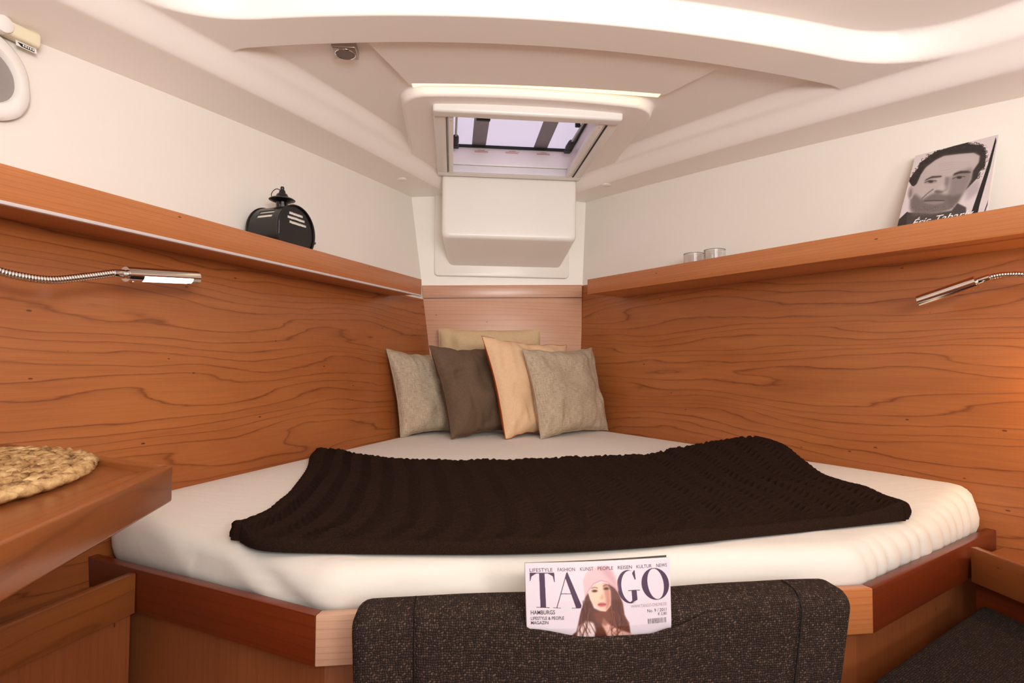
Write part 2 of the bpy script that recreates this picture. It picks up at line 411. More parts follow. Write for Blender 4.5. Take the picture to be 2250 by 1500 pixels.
g = NT('filmed_acrylic'); tr = g.n('ShaderNodeBsdfTranslucent'); tr.inputs[0].default_value = rgba((246, 240, 250))
mx = g.n('ShaderNodeMixShader'); mx.inputs[0].default_value = .72
g.b.inputs['Base Color'].default_value = rgba((222, 214, 236)); g.b.inputs['Roughness'].default_value = .12
out = g.t.nodes['Material Output']; g.l(g.b.outputs[0], mx.inputs[1]); g.l(tr.outputs[0], mx.inputs[2]); g.l(mx.outputs[0], out.inputs[0])
pane = box('pane', (IX0 - .02, IY0 - .02, ZT), (IX1 + .02, IY1 + .02, ZT + .01), g.m, W1); pane['label'] = 'pale violet acrylic lid'
tp = plain('grey_tape', (138, 134, 140), .4)
for x in (-.213, .066): box('tape_band', (x, IY0 + .02, ZT - .0012), (x + .062, IY1 - .012, ZT - .0002), tp, pane)
red = plain('red_print', (196, 90, 84), .6)
for x0, z0 in ((-.200, 2.000), (-.060, 2.001), (.083, 2.001)):
    bm = bmesh.new()
    for row in range(3):
        xx = x0 + (.016 if row == 0 else 0)
        while xx < x0 + (.044 if row == 0 else .058):
            w = random.uniform(.002, .005); zz = z0 - row * .0042
            slab_bm([(xx, IY1 - .0005, zz), (xx + w, IY1 - .0005, zz), (xx + w, IY1 - .0005, zz + .0024), (xx, IY1 - .0005, zz + .0024)], (0, .001, 0), bm=bm); xx += w + .0011
    bm_obj('warning_print', bm, red, W1)
# slide tracks and the dark slot on the right
box('track', (IX0 + .001, IY0 + .004, Z0 + .004), (IX0 + .020, IY1 - .004, Z0 + .03), M['plastic'], W1, .003)
box('track', (IX1 - .026, IY0 + .004, Z0 + .004), (IX1 - .002, IY1 - .004, Z0 + .03), M['plastic'], W1, .003)
box('slot', (IX1 + .004, IY0 + .012, Z0 + .0045), (IX1 + .011, IY1 - .006, Z0 + .0065), M['black'], W1)
box('slot', (IX0 - .006, IY0 + .012, Z0 + .0045), (IX0 - .003, IY1 - .006, Z0 + .0065), M['black'], W1)
for x in (IX0 + .010, IX1 - .014):
    for y in (IY0 + .03, IY1 - .03): lathe('screw', [(0, -.001), (.004, -.001), (.005, .001)], (x, y, Z0 + .004), M['alu'], W1, n=12)
for x0, x1 in ((-.283, -.286), (.262 - .04, .205)):
    a, b = Vector((x0, 2.20, ZT - .014)), Vector((x1, 2.44, ZT - .032))
    st = tube('stay', [a, b], .0045, M['brushed'], W1)
    d = (b - a).normalized()
    gp = autosmooth(bm_obj('grip', tube_bm([b - d * .075, b - d * .066, b - d * .02, b - d * .004, b + d * .008], [.006, .0125, .0135, .012, .007], 14), M['grip'], st))
    box('stay_foot', (x1 - .014, 2.43, ZT - .05), (x1 + .014, 2.452, ZT - .036), M['grip'], st, .004)
bx = box('latch', (-.205, 2.215, ZT - .016), (-.150, 2.235, ZT - .001), M['black'], W1, .003)
box('latch', (.195, 2.22, ZT - .02), (.215, 2.24, ZT - .001), M['black'], W1, .003)

# ------------------------------------------------------------------ white locker under the hatch on the bow bulkhead
bt = thing('anchor_locker_cover', 'white moulded box cover with rounded lower edge below the hatch', 'cover', (-.04, 2.78, 1.47))
def rrect(x0, x1, z0, z1, r, n=6, top_r=None):
    pts = []
    tr_ = r if top_r is None else top_r
    for cx, cz, a0, rr in ((x1 - r, z0 + r, -PI / 2, r), (x1 - tr_, z1 - tr_, 0, tr_), (x0 + tr_, z1 - tr_, PI / 2, tr_), (x0 + r, z0 + r, PI, r)):
        for k in range(n + 1): t = a0 + PI / 2 * k / n; pts.append((cx + rr * math.cos(t), cz + rr * math.sin(t)))
    return pts
slab('back_plate', [(x, YB, z) for x, z in rrect(-.382, .285, 1.468, 1.905, .02)], (0, -.016, 0), M['gel'], bt, .005, 3)
def locker(t):
    """section from the front face (t=0) to the plate (t=1)"""
    x0, x1 = -.345 + .030 * t, .280 - .034 * t
    z0, z1 = 1.612 - .092 * t, 1.908 + .004 * t
    return x0, x1, z0, z1
sec = []
for (t, ins, y) in ((0, .022, 2.588), (0, .012, 2.589), (0, .004, 2.594), (0, .0, 2.604), (.5, 0, 2.694), (1, 0, 2.786)):
    x0, x1, z0, z1 = locker(t); sec.append([(x, y, z) for x, z in rrect(x0 + ins, x1 - ins, z0 + ins, z1 - ins, .026, 6, .012)])
nn = len(sec[0]); vs = [p for s_ in sec for p in s_]
fs = grid_faces(nn, len(sec), True) + [tuple(reversed(range(nn)))]
bxo = add_mesh('box_body', vs, fs, M['gel'], bt); 
bm = bmesh.new(); bm.from_mesh(bxo.data); bmesh.ops.recalc_face_normals(bm, faces=bm.faces); bm.to_mesh(bxo.data); bm.free(); autosmooth(bxo, 50)

# ------------------------------------------------------------------ side shelves with lips
def shelf(name, P, N, T, z0, off, ztop, y0, y1, label, strip):
    root = thing(name, label, 'shelf', P((y0 + y1) / 2, z0))
    a, b = P(y0, z0), P(y1, z0)
    slab('shelf_board', [P(y0, z0, .002), P(y0, z0, off - .001), P(y1, z0, off - .001), P(y1, z0, .002)], (0, 0, .018), M['wood_lip'], root, uv=(T, N))
    lip = [a + N * (off - .018), a + N * off, b + N * off, b + N * (off - .018)]
    slab('lip', [v - Vector((0, 0, .001)) for v in lip], (0, 0, ztop - z0 + .001), M['wood_lip'], root, .0015, uv=(T, (0, 0, 1), (0, .4)))
    if strip:
        slab('aluminium_edge', [a + N * (off - .010) + Vector((0, 0, -.008)), a + N * (off + .0015) + Vector((0, 0, -.008)), b + N * (off + .0015) + Vector((0, 0, -.008)), b + N * (off - .010) + Vector((0, 0, -.008))], (0, 0, .007), M['alu'], root, .001)
    return root
shelf('wall_shelf', PL, NL, TL, 1.335, .160, 1.400, YA, 2.516, 'long cherry shelf with aluminium edge carrying the black lantern', True)
shelf('wall_shelf', PR, NR, TR, 1.350, .2155, 1.4145, YA, 2.547, 'long cherry shelf carrying the photo book and tealight glasses', False)
ZSL, ZSR = 1.353, 1.368

# ------------------------------------------------------------------ bed: frame, base, mattress
FR = [(-1.075, 1.335), (-.515, .995), (.507, 1.018), (1.112, 1.347)]
def inset_poly(pts, d):
    out = []
    P2 = [Vector((p[0], p[1])) for p in pts]; nrm = []
    for a, b in zip(P2, P2[1:]):
        t = (b - a).normalized(); nrm.append(Vector((-t.y, t.x)))
    for i, p in enumerate(P2):
        if i == 0: n_ = nrm[0]; out.append(p + n_ * d)
        elif i == len(P2) - 1: out.append(p + nrm[-1] * d)
        else:
            n_ = (nrm[i - 1] + nrm[i]).normalized(); out.append(p + n_ * (d / n_.dot(nrm[i])))
    return out
FI = inset_poly(FR, .022)
bed = thing('berth_base', 'cherry wood v-berth base with raised rail around its foot', 'bed', (0, 1.2, 0))
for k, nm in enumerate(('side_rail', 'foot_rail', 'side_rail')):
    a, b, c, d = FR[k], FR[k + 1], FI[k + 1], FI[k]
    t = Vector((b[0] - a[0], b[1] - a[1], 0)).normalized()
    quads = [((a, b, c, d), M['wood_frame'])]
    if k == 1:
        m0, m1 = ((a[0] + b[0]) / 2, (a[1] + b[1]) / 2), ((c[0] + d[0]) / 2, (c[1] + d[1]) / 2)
        quads = [((a, m0, m1, d), M['wood_foot_glare']), ((m0, b, c, m1), M['wood_lip'])]
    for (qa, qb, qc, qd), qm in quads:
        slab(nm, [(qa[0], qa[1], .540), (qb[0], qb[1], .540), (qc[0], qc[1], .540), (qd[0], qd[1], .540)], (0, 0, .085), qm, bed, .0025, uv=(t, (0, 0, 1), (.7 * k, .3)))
B1 = inset_poly(FR, .035); B2 = inset_poly(FR, .05)
for k, nm in enumerate(('base_panel',) * 3):
    a, b, c, d = B1[k], B1[k + 1], B2[k + 1], B2[k]
    slab(nm, [(a[0], a[1], 0), (b[0], b[1], 0), (c[0], c[1], 0), (d[0], d[1], 0)], (0, 0, .545), M['wood_base'], bed, uv=((0, 0, 1), Vector((b[0] - a[0], b[1] - a[1], 0)).normalized(), (k * 3.1, 0)))
slab('bunk_board', [tuple(B2[0]) + (.56,), tuple(B2[1]) + (.56,), tuple(B2[2]) + (.56,), tuple(B2[3]) + (.56,), (.30, 2.78, .56), (-.33, 2.78, .56)], (0, 0, .02), M['wood_base'], bed, uv=((0, 1, 0), (1, 0, 0)))

def ztop(x, y):
    dw = np.minimum((x - (-.366 + .4994 * (y - 2.766))) * .8946, ((.308 - .5404 * (y - 2.833)) - x) * .8798)
    return .74 - .045 * sm((1.9 - y) / .8) * sm(dw / .35)
MI = inset_poly(FR, .026)
def fillet(pts, rads, n=10):
    out = []
    N_ = len(pts)
    for i in range(N_):
        p = Vector(pts[i]); a = (Vector(pts[i - 1]) - p); b = (Vector(pts[(i + 1) % N_]) - p); r = rads[i]
        da, db = a.normalized(), b.normalized(); ang = da.angle(db); l_ = r / math.tan(ang / 2)
        c = p + (da + db).normalized() * (r / math.sin(ang / 2)); s0 = p + da * l_ - c; s1 = p + db * l_ - c
        a0 = math.atan2(s0.y, s0.x); a1 = math.atan2(s1.y, s1.x); d_ = (a1 - a0 + PI) % (2 * PI) - PI
        for k in range(n + 1): t = a0 + d_ * k / n; out.append(c + Vector((math.cos(t), math.sin(t))) * r)
    return out
mp_ = fillet([(Lw(2.77, .74) + .008, 2.77), (Lw(1.36, .74) + .010, 1.360), tuple(MI[1]), tuple(MI[2]), (Rw(1.365, .74) - .008, 1.365), (Rw(2.77, .74) - .008, 2.77)], [.06, .06, .10, .10, .06, .06])
# resample
seg = [(mp_[(i + 1) % len(mp_)] - mp_[i]).length for i in range(len(mp_))]; tot = sum(seg); NB = 900; ring = []
i = 0; acc = 0
for k in range(NB):
    s_ = tot * k / NB
    while acc + seg[i] < s_: acc += seg[i]; i += 1
    ring.append(mp_[i].lerp(mp_[(i + 1) % len(mp_)], (s_ - acc) / seg[i]))
nor = []
for k in range(NB):
    t = (ring[(k + 1) % NB] - ring[k - 1]).normalized(); nor.append(Vector((-t.y, t.x)))
prof = [(.030, .585), (.016, .600), (.006, .620), (.0, .640), (-.002, .660), (.0, .680), (.003, .698), (.008, .713), (.017, .725), (.028, .733), (.040, .7368)]
rows = []
for pi_, (ins, zp) in enumerate(prof):
    row = []
    hgt = (zp - .585) / .155
    for k in range(NB):
        p = ring[k] + nor[k] * ins
        s_ = tot * k / NB
        # pulled folds of the fitted sheet along the two slanted sides of the foot
        mR = max(0, min(1, (p.x - .42) / .25)) * max(0, min(1, (1.62 - p.y) / .22))
        mL = max(0, min(1, (-.35 - p.x) / .25)) * max(0, min(1, (1.5 - p.y) / .2))
        mF = 1.0 if p.y < 1.2 else 0.0
        e = math.sin(PI * min(1, max(0, hgt * .96 + .04))) ** .7
        w = 0
        ph = s_ * PI / .052 + hgt * 1.9 + 2.6 * noise.noise((s_ * 7, hgt * .5, 3))
        w += mR * .0135 * (abs(math.sin(ph)) ** .7 - .5) * e * (.30 + .9 * max(0, noise.noise((s_ * 4.3, 2, 8)) + .35))
        w += mL * .012 * noise.noise((s_ * 9 + hgt * 1.5, hgt * 1.8 + s_ * 5, 7)) * e
        w += mF * .006 * noise.noise((s_ * 5, hgt * 2.2, 1)) * e
        zt = float(ztop(p.x, p.y)); z = .585 + (zp - .585) * (zt - .585) / .155
        q = p - nor[k] * w
        row.append((q.x, q.y, z))
    rows.append(row)
cx, cy = 0.0, 1.75
for f_ in np.linspace(1, 0, 46)[1:]:
    f2 = f_
    base = rows[len(prof) - 1]; row = []
    for k in range(NB):
        x = cx + (base[k][0] - cx) * f2; y = cy + (base[k][1] - cy) * f2
        z = float(ztop(x, y)) - .0032 * max(0, 1 - (1 - f_) / .07) ** 2 + .0016 * noise.noise((x * 3.2, y * 9, 0)) * (1 if y > 2.0 else .5) + .0022 * noise.noise((x * 14 + y * 6, y * 4 - x * 2, 5)) * max(0, min(1, (1.28 - y) / .15))
        row.append((x, y, z))
    rows.append(row)
sh = NT('white_cotton_sheet'); v_ = sh.coords('Object'); sh.b.inputs['Base Color'].default_value = rgba((228, 221, 211)); sh.b.inputs['Roughness'].default_value = .9
sh.set(Sheen_Weight=.1)
w1 = sh.noise(sh.coords('Object', (9, 26, 9), (0, 0, .5)), 1, 3, .55, .6); w2 = sh.noise(v_, 900, 2)
sh.bump(sh.math('ADD', w1, sh.math('MULTIPLY', w2, .03)), .16, .01)
mat_o = add_mesh('mattress', [p for r_ in rows for p in r_], grid_faces(NB, len(rows), True), sh.m, smooth=True)
tag(mat_o, 'v-shaped mattress under a fitted white cotton sheet', 'mattress')

# ------------------------------------------------------------------ dark brown knitted throw
def curve(pts, n):
    c = catmull([p if len(p) == 3 else (p[0], p[1], 0) for p in pts], 16)
    L_ = [0]
    for a, b in zip(c, c[1:]): L_.append(L_[-1] + (b - a).length)
    out = []; j = 0
    for k in range(n):
        s_ = L_[-1] * k / (n - 1)
        while j < len(c) - 2 and L_[j + 1] < s_: j += 1
        t = (s_ - L_[j]) / max(1e-9, L_[j + 1] - L_[j]); out.append(c[j].lerp(c[j + 1], min(1, t)))
    return out
NU, NV = 420, 300
front = curve([(-.712, 1.178, 0), (-.640, 1.108, 0), (-.531, 1.084, 0), (-.407, 1.068, 0), (-.18, 1.049, 0), (.06, 1.061, 0), (.367, 1.117, 0), (.544, 1.152, 0), (.715, 1.187, 0)], NU)
back = curve([(-.722, 1.920, 0), (-.655, 1.90, 0), (-.564, 1.835, 0), (-.488, 1.792, 0), (-.349, 1.757, 0), (-.106, 1.744, 0), (.075, 1.767, 0), (.308, 1.800, 0), (.520, 1.830, 0), (.660, 1.822, 0), (.735, 1.800, 0)], NU)
left = curve([(-.712, 1.178, 0), (-.720, 1.235, 0), (-.694, 1.305, 0), (-.681, 1.42, 0), (-.681, 1.562, 0), (-.692, 1.704, 0), (-.716, 1.83, 0), (-.722, 1.920, 0)], NV)
right = curve([(.715, 1.187, 0), (.780, 1.255, 0), (.788, 1.31, 0), (.787, 1.40, 0), (.756, 1.50, 0), (.756, 1.62, 0), (.755, 1.72, 0), (.735, 1.800, 0)], NV)
top = np.zeros((NV, NU, 3))
c00, c10, c01, c11 = front[0], front[-1], back[0], back[-1]
for j in range(NV):
    v = j / (NV - 1)
    for i in range(NU):
        u = i / (NU - 1)
        p = front[i] * (1 - v) + back[i] * v + left[j] * (1 - u) + right[j] * u - (c00 * (1 - u) * (1 - v) + c10 * u * (1 - v) + c01 * (1 - u) * v + c11 * u * v)
        top[j, i] = p
U, Vv = np.meshgrid(np.linspace(0, 1, NU), np.linspace(0, 1, NV))
# herringbone ribs: zigzag columns across the width
colw = 1 / 21.0
tri = np.abs(((U / colw) % 1.0) - .5) * 2
ph = Vv * 33 + tri * 1.5
rib = (.5 + .5 * np.cos(2 * PI * ph))
edge = np.minimum(np.minimum(U * 1.6, (1 - U) * 1.6), np.minimum(Vv * .75, (1 - Vv) * .75))
fold = sm(1 - np.minimum(Vv / .085, 1))                     # rolled double edge at the front
lump = np.array([[noise.noise((u * 9, v * 5, 2)) for u in np.linspace(0, 1, NU)] for v in np.linspace(0, 1, NV)])
lump2 = np.array([[noise.noise((u * 17, v * 9, 6)) for u in np.linspace(0, 1, NU)] for v in np.linspace(0, 1, NV)])
tipL = np.exp(-((U) / .035) ** 2 - (Vv / .14) ** 2); tipR = np.exp(-((1 - U) / .04) ** 2 - (Vv / .16) ** 2)
h = .010 + .0076 * rib * (1 - .75 * fold) * (.55 + .9 * np.clip(lump2 + .35, 0, 1)) + .014 * fold * (.75 + .5 * np.abs(lump)) + .004 * lump + .016 * tipL + .02 * tipR
roll = np.sqrt(np.clip(1 - (1 - np.clip(edge / .016, 0, 1)) ** 2, 0, 1))
# scalloped edge: the ribs run out in small waves
sc_ = .010 * np.sin(2 * PI * ph)
wb_ = np.clip(1 - (1 - Vv) / .03, 0, 1); wl_ = np.clip(1 - U / .02, 0, 1); wr_ = np.clip(1 - (1 - U) / .02, 0, 1)
zt_ = ztop(top[..., 0], top[..., 1])
X = top[..., 0] - sc_ * wl_ * 1.3 + sc_ * wr_ * 1.3; Y = top[..., 1] + .004 * np.sin(2 * PI * U * 46) * wb_
Zb = zt_ + .0035 + .046 * sm((U - .70) / .28) * sm((Vv - .55) / .42) + .010 * sm((.12 - U) / .1) * sm((Vv - .7) / .3)
Z = Zb + h * (.25 + .75 * roll) + .004 * np.abs(np.sin(2 * PI * U * 46)) * wb_
vt = np.stack([X, Y, Z], -1).reshape(-1, 3); vb = np.stack([X, Y, Zb], -1).reshape(-1, 3)
fq = grid_faces(NU, NV); n0 = NU * NV
fa = list(fq)
bl = list(range(NU)) + [j * NU + NU - 1 for j in range(1, NV)] + [(NV - 1) * NU + i for i in range(NU - 2, -1, -1)] + [j * NU for j in range(NV - 2, 0, -1)]
for k in range(len(bl)): a, b = bl[k], bl[(k + 1) % len(bl)]; fa.append((b, a, a + n0, b + n0))
bk = NT('dark_brown_wool'); v_ = bk.coords('Object')
bk.l(bk.ramp(bk.noise(v_, 500, 3), [(.3, lin((27, 17, 12))), (.7, lin((48, 32, 24)))]), bk.b.inputs['Base Color']); bk.b.inputs['Roughness'].default_value = 1
bk.set(Specular_IOR_Level=.08); bk.bump(bk.noise(v_, 700, 3), .5, .002)
th = add_mesh('throw_blanket', np.concatenate([vt, vb]), fa, bk.m, smooth=True)
tag(th, 'dark brown herringbone knit throw spread over the white mattress', 'blanket')

# ------------------------------------------------------------------ scatter cushions
def cushion(name, BL, BR, TR_, TL_, thick, mat, label, grp, back_mat=None, seed=0, dent=0, pinch=.05):
    n = 56
    BL, BR, TR_, TL_ = map(Vector, (BL, BR, TR_, TL_))
    nrm = ((BR - BL).cross(TL_ - BL)).normalized()            # towards the viewer
    if nrm.y > 0: nrm = -nrm
    w_, h_ = (BR - BL).length, (TL_ - BL).length
    def surf(u, v, side):
        # concave edges between pointed corners
        uu = u + (u - .5) * -pinch * math.sin(PI * v) * 1.0; vv_ = v + (v - .5) * -pinch * math.sin(PI * u) * 1.0
        p = (BL * (1 - uu) + BR * uu) * (1 - vv_) + (TL_ * (1 - uu) + TR_ * uu) * vv_
        a = max(0, 1 - abs(2 * u - 1) ** 2.6); b = max(0, 1 - abs(2 * v - 1) ** 2.6)
        t = thick * .5 * (a * b) ** .46
        t *= 1 + .10 * (.5 - v)
        e = (1 - a) * 1.0 + (1 - b)
        wr_ = noise.noise((u * 4 + seed, v * 4, seed)) * .022 * min(1, (a * b) * 3) + noise.noise((u * 13, v * 6 + seed, 2)) * .008 * min(1, e * 2) * min(1, a * b * 6)
        if dent: wr_ -= dent * math.exp(-((u - .10) / .16) ** 2 - ((v - .62 - .25 * u) / .035) ** 2) - dent * .5 * math.exp(-((u - .14) / .20) ** 2 - ((v - .71 - .2 * u) / .05) ** 2)
        ed = .007 * noise.noise((u * 7, v * 7, seed + 9)) * min(1, e)
        return p + nrm * (t + wr_ * min(1, t / .01)) * side + (TL_ - BL).normalized() * ed
    def half(side):
        vs = [surf(i / (n - 1), j / (n - 1), side) for j in range(n) for i in range(n)]
        fs = grid_faces(n, n)
        return vs, (fs if side > 0 else [tuple(reversed(f)) for f in fs])
    def mesh(nm, side, m_, parent):
        vs, fs = half(side); me = bpy.data.meshes.new(nm); me.from_pydata([tuple(p) for p in vs], [], fs); me.update()
        lay = me.uv_layers.new(name='UVMap')
        for lp in me.loops:
            k = lp.vertex_index; lay.data[lp.index].uv = ((k % n) / (n - 1) * w_, (k // n) / (n - 1) * h_)
        return link(nm, me, m_, parent, True)
    c0 = (BL + BR) / 2
    root = thing(name, label, 'cushion', c0, grp)
    fr_ = mesh('front_cover', 1, mat, root); bb = mesh('back_cover', -1, back_mat or mat, root)
    ed = []
    for k in range(4 * (n - 1)):
        s_, r_ = divmod(k, n - 1); t = r_ / (n - 1)
        ed.append(surf(*((t, 0), (1, t), (1 - t, 1), (0, 1 - t))[s_], 0))
    ed.append(ed[0])
    se = tube('seam_piping', ed, .0016, back_mat or mat, root, 6, False)
    return root
lin_ = linen('grey_linen', (164, 145, 122), (198, 180, 157))
brn = linen('brown_cotton', (96, 76, 60), (112, 90, 72), .0009, .85, .2)
pea = linen('peach_cotton', (222, 184, 146), (234, 198, 160), .0009, .85, .2)
bei = linen('beige_cotton', (206, 176, 138), (218, 190, 150), .0009, .85, .2)
org = linen('orange_cotton', (176, 86, 34), (190, 98, 42), .0009, .85, .2)
G = 'scatter cushions at the head of the berth'
ZC = .742
cushion('scatter_cushion', (-.352, 2.700, ZC + .06), (.148, 2.700, ZC + .06), (.131, 2.722, 1.208), (-.357, 2.722, 1.204), .12, bei, 'wide beige cushion leaning on the bow panel behind the others', G, seed=1, pinch=.03)
cushion('scatter_cushion', (-.076, 2.275, ZC), (.190, 2.490, ZC), (.245, 2.640, 1.132), (-.170, 2.375, 1.158), .115, pea, 'peach cushion with orange reverse between brown and right grey cushion', G, org, seed=2, pinch=.08)
cushion('scatter_cushion', (-.498, 2.368, ZC), (-.215, 2.54, ZC), (-.330, 2.63, 1.085), (-.565, 2.415, 1.101), .13, lin_, 'grey linen cushion leaning on the left wood panel', G, seed=3, pinch=.09)
cushion('scatter_cushion', (-.290, 2.285, ZC), (.030, 2.52, ZC), (-.090, 2.60, 1.120), (-.386, 2.365, 1.115), .14, brn, 'plain brown cushion beside the peach cushion', G, seed=4, dent=.016, pinch=.10)
cushion('scatter_cushion', (.066, 2.275, ZC), (.418, 2.545, ZC), (.363, 2.632, 1.119), (0, 2.357, 1.105), .125, lin_, 'grey linen cushion leaning on the right wood panel', G, seed=5, pinch=.085)

# ------------------------------------------------------------------ table at left
tb = thing('side_table', 'cherry side table with raised edge rail at the left wall', 'table', (-1.0, .6, 0))
ZT2 = .885
c_ = Vector((-.725, .949)); wpt = Vector((-1.178, 1.207)); nd_ = Vector((-.665, .20)); wn_ = Vector((Lw(.2, .85) + .004, .2)); wpt = Vector((Lw(1.215, .85) + .004, 1.215))
tpoly = [wn_, nd_, c_, wpt]
tin = [wn_, nd_ + Vector((-.006, 0)), c_ + Vector((-.012, -.004)), wpt + Vector((0, -.010))]
slab('table_top', [(p.x, p.y, ZT2 - .032) for p in tin], (0, 0, .019), M['wood_table'], tb, uv=((.04, 1, 0), (1, -.04, 0)))
def rail(nm, a, b, w_in, z0, z1):
    a, b = Vector(a), Vector(b); t = (b - a).normalized(); n_ = Vector((-t.y, t.x)) * w_in
    return slab(nm, [(a.x, a.y, z0), (b.x, b.y, z0), (b.x + n_.x, b.y + n_.y, z0), (a.x + n_.x, a.y + n_.y, z0)], (0, 0, z1 - z0), M['wood_table'], tb, .004, 3, uv=(Vector((t.x, t.y, 0)), (0, 0, 1), (.2, .1)))
rail('edge_rail', nd_, c_ + Vector((0, .0)), .020, .829, ZT2)
rail('edge_rail', c_, wpt, .016, .829, ZT2)
slab('cabinet_body', [(-.86, .2, 0), (-.86, .66, 0), (Lw(.66, 0) + .02, .66, 0), (Lw(.2, 0) + .02, .2, 0)], (0, 0, .829), M['wood_base'], tb, uv=((0, 0, 1), (0, 1, 0)))
# woven mat: an oval spiral of plaited leaf strips
mt = thing('woven_placemat', 'oval straw coloured placemat of plaited leaves on the side table', 'placemat', (-1.08, .80, ZT2 - .013))
hy = NT('water_hyacinth'); v_ = hy.coords('Object')
hy.l(hy.ramp(hy.noise(v_, 60, 4, .6), [(.34, lin((112, 76, 42))), (.48, lin((182, 142, 92))), (.68, lin((218, 184, 132)))]), hy.b.inputs['Base Color']); hy.b.inputs['Roughness'].default_value = .6
hy.bump(hy.noise(hy.coords('Object', (1, 1, 1)), 260, 3), .4, .002)
def lobe(bm, c, d, ln, w, hgt, tilt):
    """one plump leaf fold of the plait: a tapered ellipsoid"""
    d = Vector((d[0], d[1], 0)).normalized(); s_ = Vector((-d.y, d.x, 0)); rings = []
    d2 = (d * math.cos(tilt) + s_ * math.sin(tilt)); s2 = Vector((-d2.y, d2.x, 0))
    for k, (t, r_) in enumerate(((-.5, .15), (-.38, .62), (-.1, 1), (.2, .92), (.42, .5), (.52, .1))):
        rings.append([bm.verts.new(Vector(c) + d2 * ln * t + s2 * w * r_ * math.cos(a) + Vector((0, 0, hgt * (r_ * math.sin(a) + .18 * (1 - abs(t) * 2))))) for a in [2 * PI * q / 7 for q in range(7)]])
    for a, b in zip(rings, rings[1:]):
        for q in range(7): bm.faces.new((a[q], a[(q + 1) % 7], b[(q + 1) % 7], b[q]))
    bm.faces.new(rings[0]); bm.faces.new(rings[-1])
ro = 9
for k in range(ro):
    f_ = 1 - k / ro * .93; bm = bmesh.new(); A_, B_ = .245 * f_, .328 * f_
    per = 2 * PI * math.sqrt((A_ * A_ + B_ * B_) / 2); m_ = max(8, int(per / .034)); pw = .0125
    for q in range(m_):
        for side in (0, 1):
            t = 2 * PI * (q + side * .5) / m_ + k * .37
            c = Vector((-1.08 + A_ * math.cos(t), .80 + B_ * math.sin(t), ZT2 - .013 + .0102 + random.uniform(-.0012, .0012)))
            d = Vector((-A_ * math.sin(t), B_ * math.cos(t)))
            nn_ = Vector((d.y, -d.x)).normalized() * ((.0056 if side else -.0056))
            lobe(bm, c + Vector((nn_.x, nn_.y, 0)), d, random.uniform(.050, .060), random.uniform(.0062, .0076), .0090, (-.50 if side else .50) + random.uniform(-.14, .14))
    autosmooth(bm_obj('braid_coil', bm, hy.m, mt), 70)

# ------------------------------------------------------------------ left pocket board and cabinet below
pk = thing('wall_pocket', 'narrow cherry wall pocket with upright board beside the berth foot', 'shelf', (-1.0, 1.0, 0))
a, b = Vector((-.925, 1.243, 0)), Vector((-1.237, .43, 0)); t_ = (b - a).normalized(); n_ = Vector((t_.y, -t_.x, 0))
if n_.x > 0: n_ = -n_
slab('front_board', [(*(a).xy, .538), (*(b).xy, .538), (*(b + n_ * .018).xy, .538), (*(a + n_ * .018).xy, .538)], (0, 0, .080), M['wood_table'], pk, .002, uv=(t_, (0, 0, 1), (2.2, .6)))
slab('pocket_floor', [(*(a + n_ * .018).xy, .552), (*(b + n_ * .018).xy, .552), (Lw(.43, .55) + .003, .43, .552), (Lw(1.33, .55) + .003, 1.33, .552)], (0, 0, .012), M['wood_table'], pk, uv=(t_, n_, (0, 0)))
slab('cabinet_front', [(*(a + n_ * .012).xy, 0), (*(b + n_ * .012).xy, 0), (*(b + n_ * .026).xy, 0), (*(a + n_ * .026).xy, 0)], (0, 0, .545), M['wood_base'], pk, uv=((0, 0, 1), t_, (4, 0)))

# ------------------------------------------------------------------ right: seat back board, seat, cushion
sb = thing('settee', 'cherry side settee with raised back board at the right wall', 'settee', (1.0, .8, 0))
box('back_board', (.926, .15, .540), (.944, 1.236, .622), M['wood_table'], sb, .003, uv=((0, 1, 0), (0, 0, 1), (1, .2)))
box('back_panel', (.948, .15, .0), (.962, 1.246, .545), M['wood_frame'], sb, uv=((0, 1, 0), (0, 0, 1), (3, 0)))
slab('ledge', [(.944, .15, .575), (Rw(.15, .58) - .004, .15, .575), (Rw(1.33, .58) - .004, 1.325, .575), (.944, 1.252, .575)], (0, 0, .012), M['wood_table'], sb, uv=((0, 1, 0), (1, 0, 0)))
slab('seat_box', [(.47, .15, 0), (.945, .15, 0), (.945, 1.22, 0), (.47, .965, 0)], (0, 0, .40), M['wood_base'], sb, uv=((0, 0, 1), (0, 1, 0)))
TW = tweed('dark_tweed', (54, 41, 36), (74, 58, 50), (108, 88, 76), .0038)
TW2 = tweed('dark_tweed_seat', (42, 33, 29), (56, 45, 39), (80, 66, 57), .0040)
pts = [(.435, .16, .40), (.942, .16, .40), (.942, 1.225, .40), (.435, .945, .40)]
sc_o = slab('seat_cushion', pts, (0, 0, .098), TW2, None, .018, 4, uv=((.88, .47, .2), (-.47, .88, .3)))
tag(sc_o, 'dark grey woven seat cushion in the lower right corner', 'cushion')

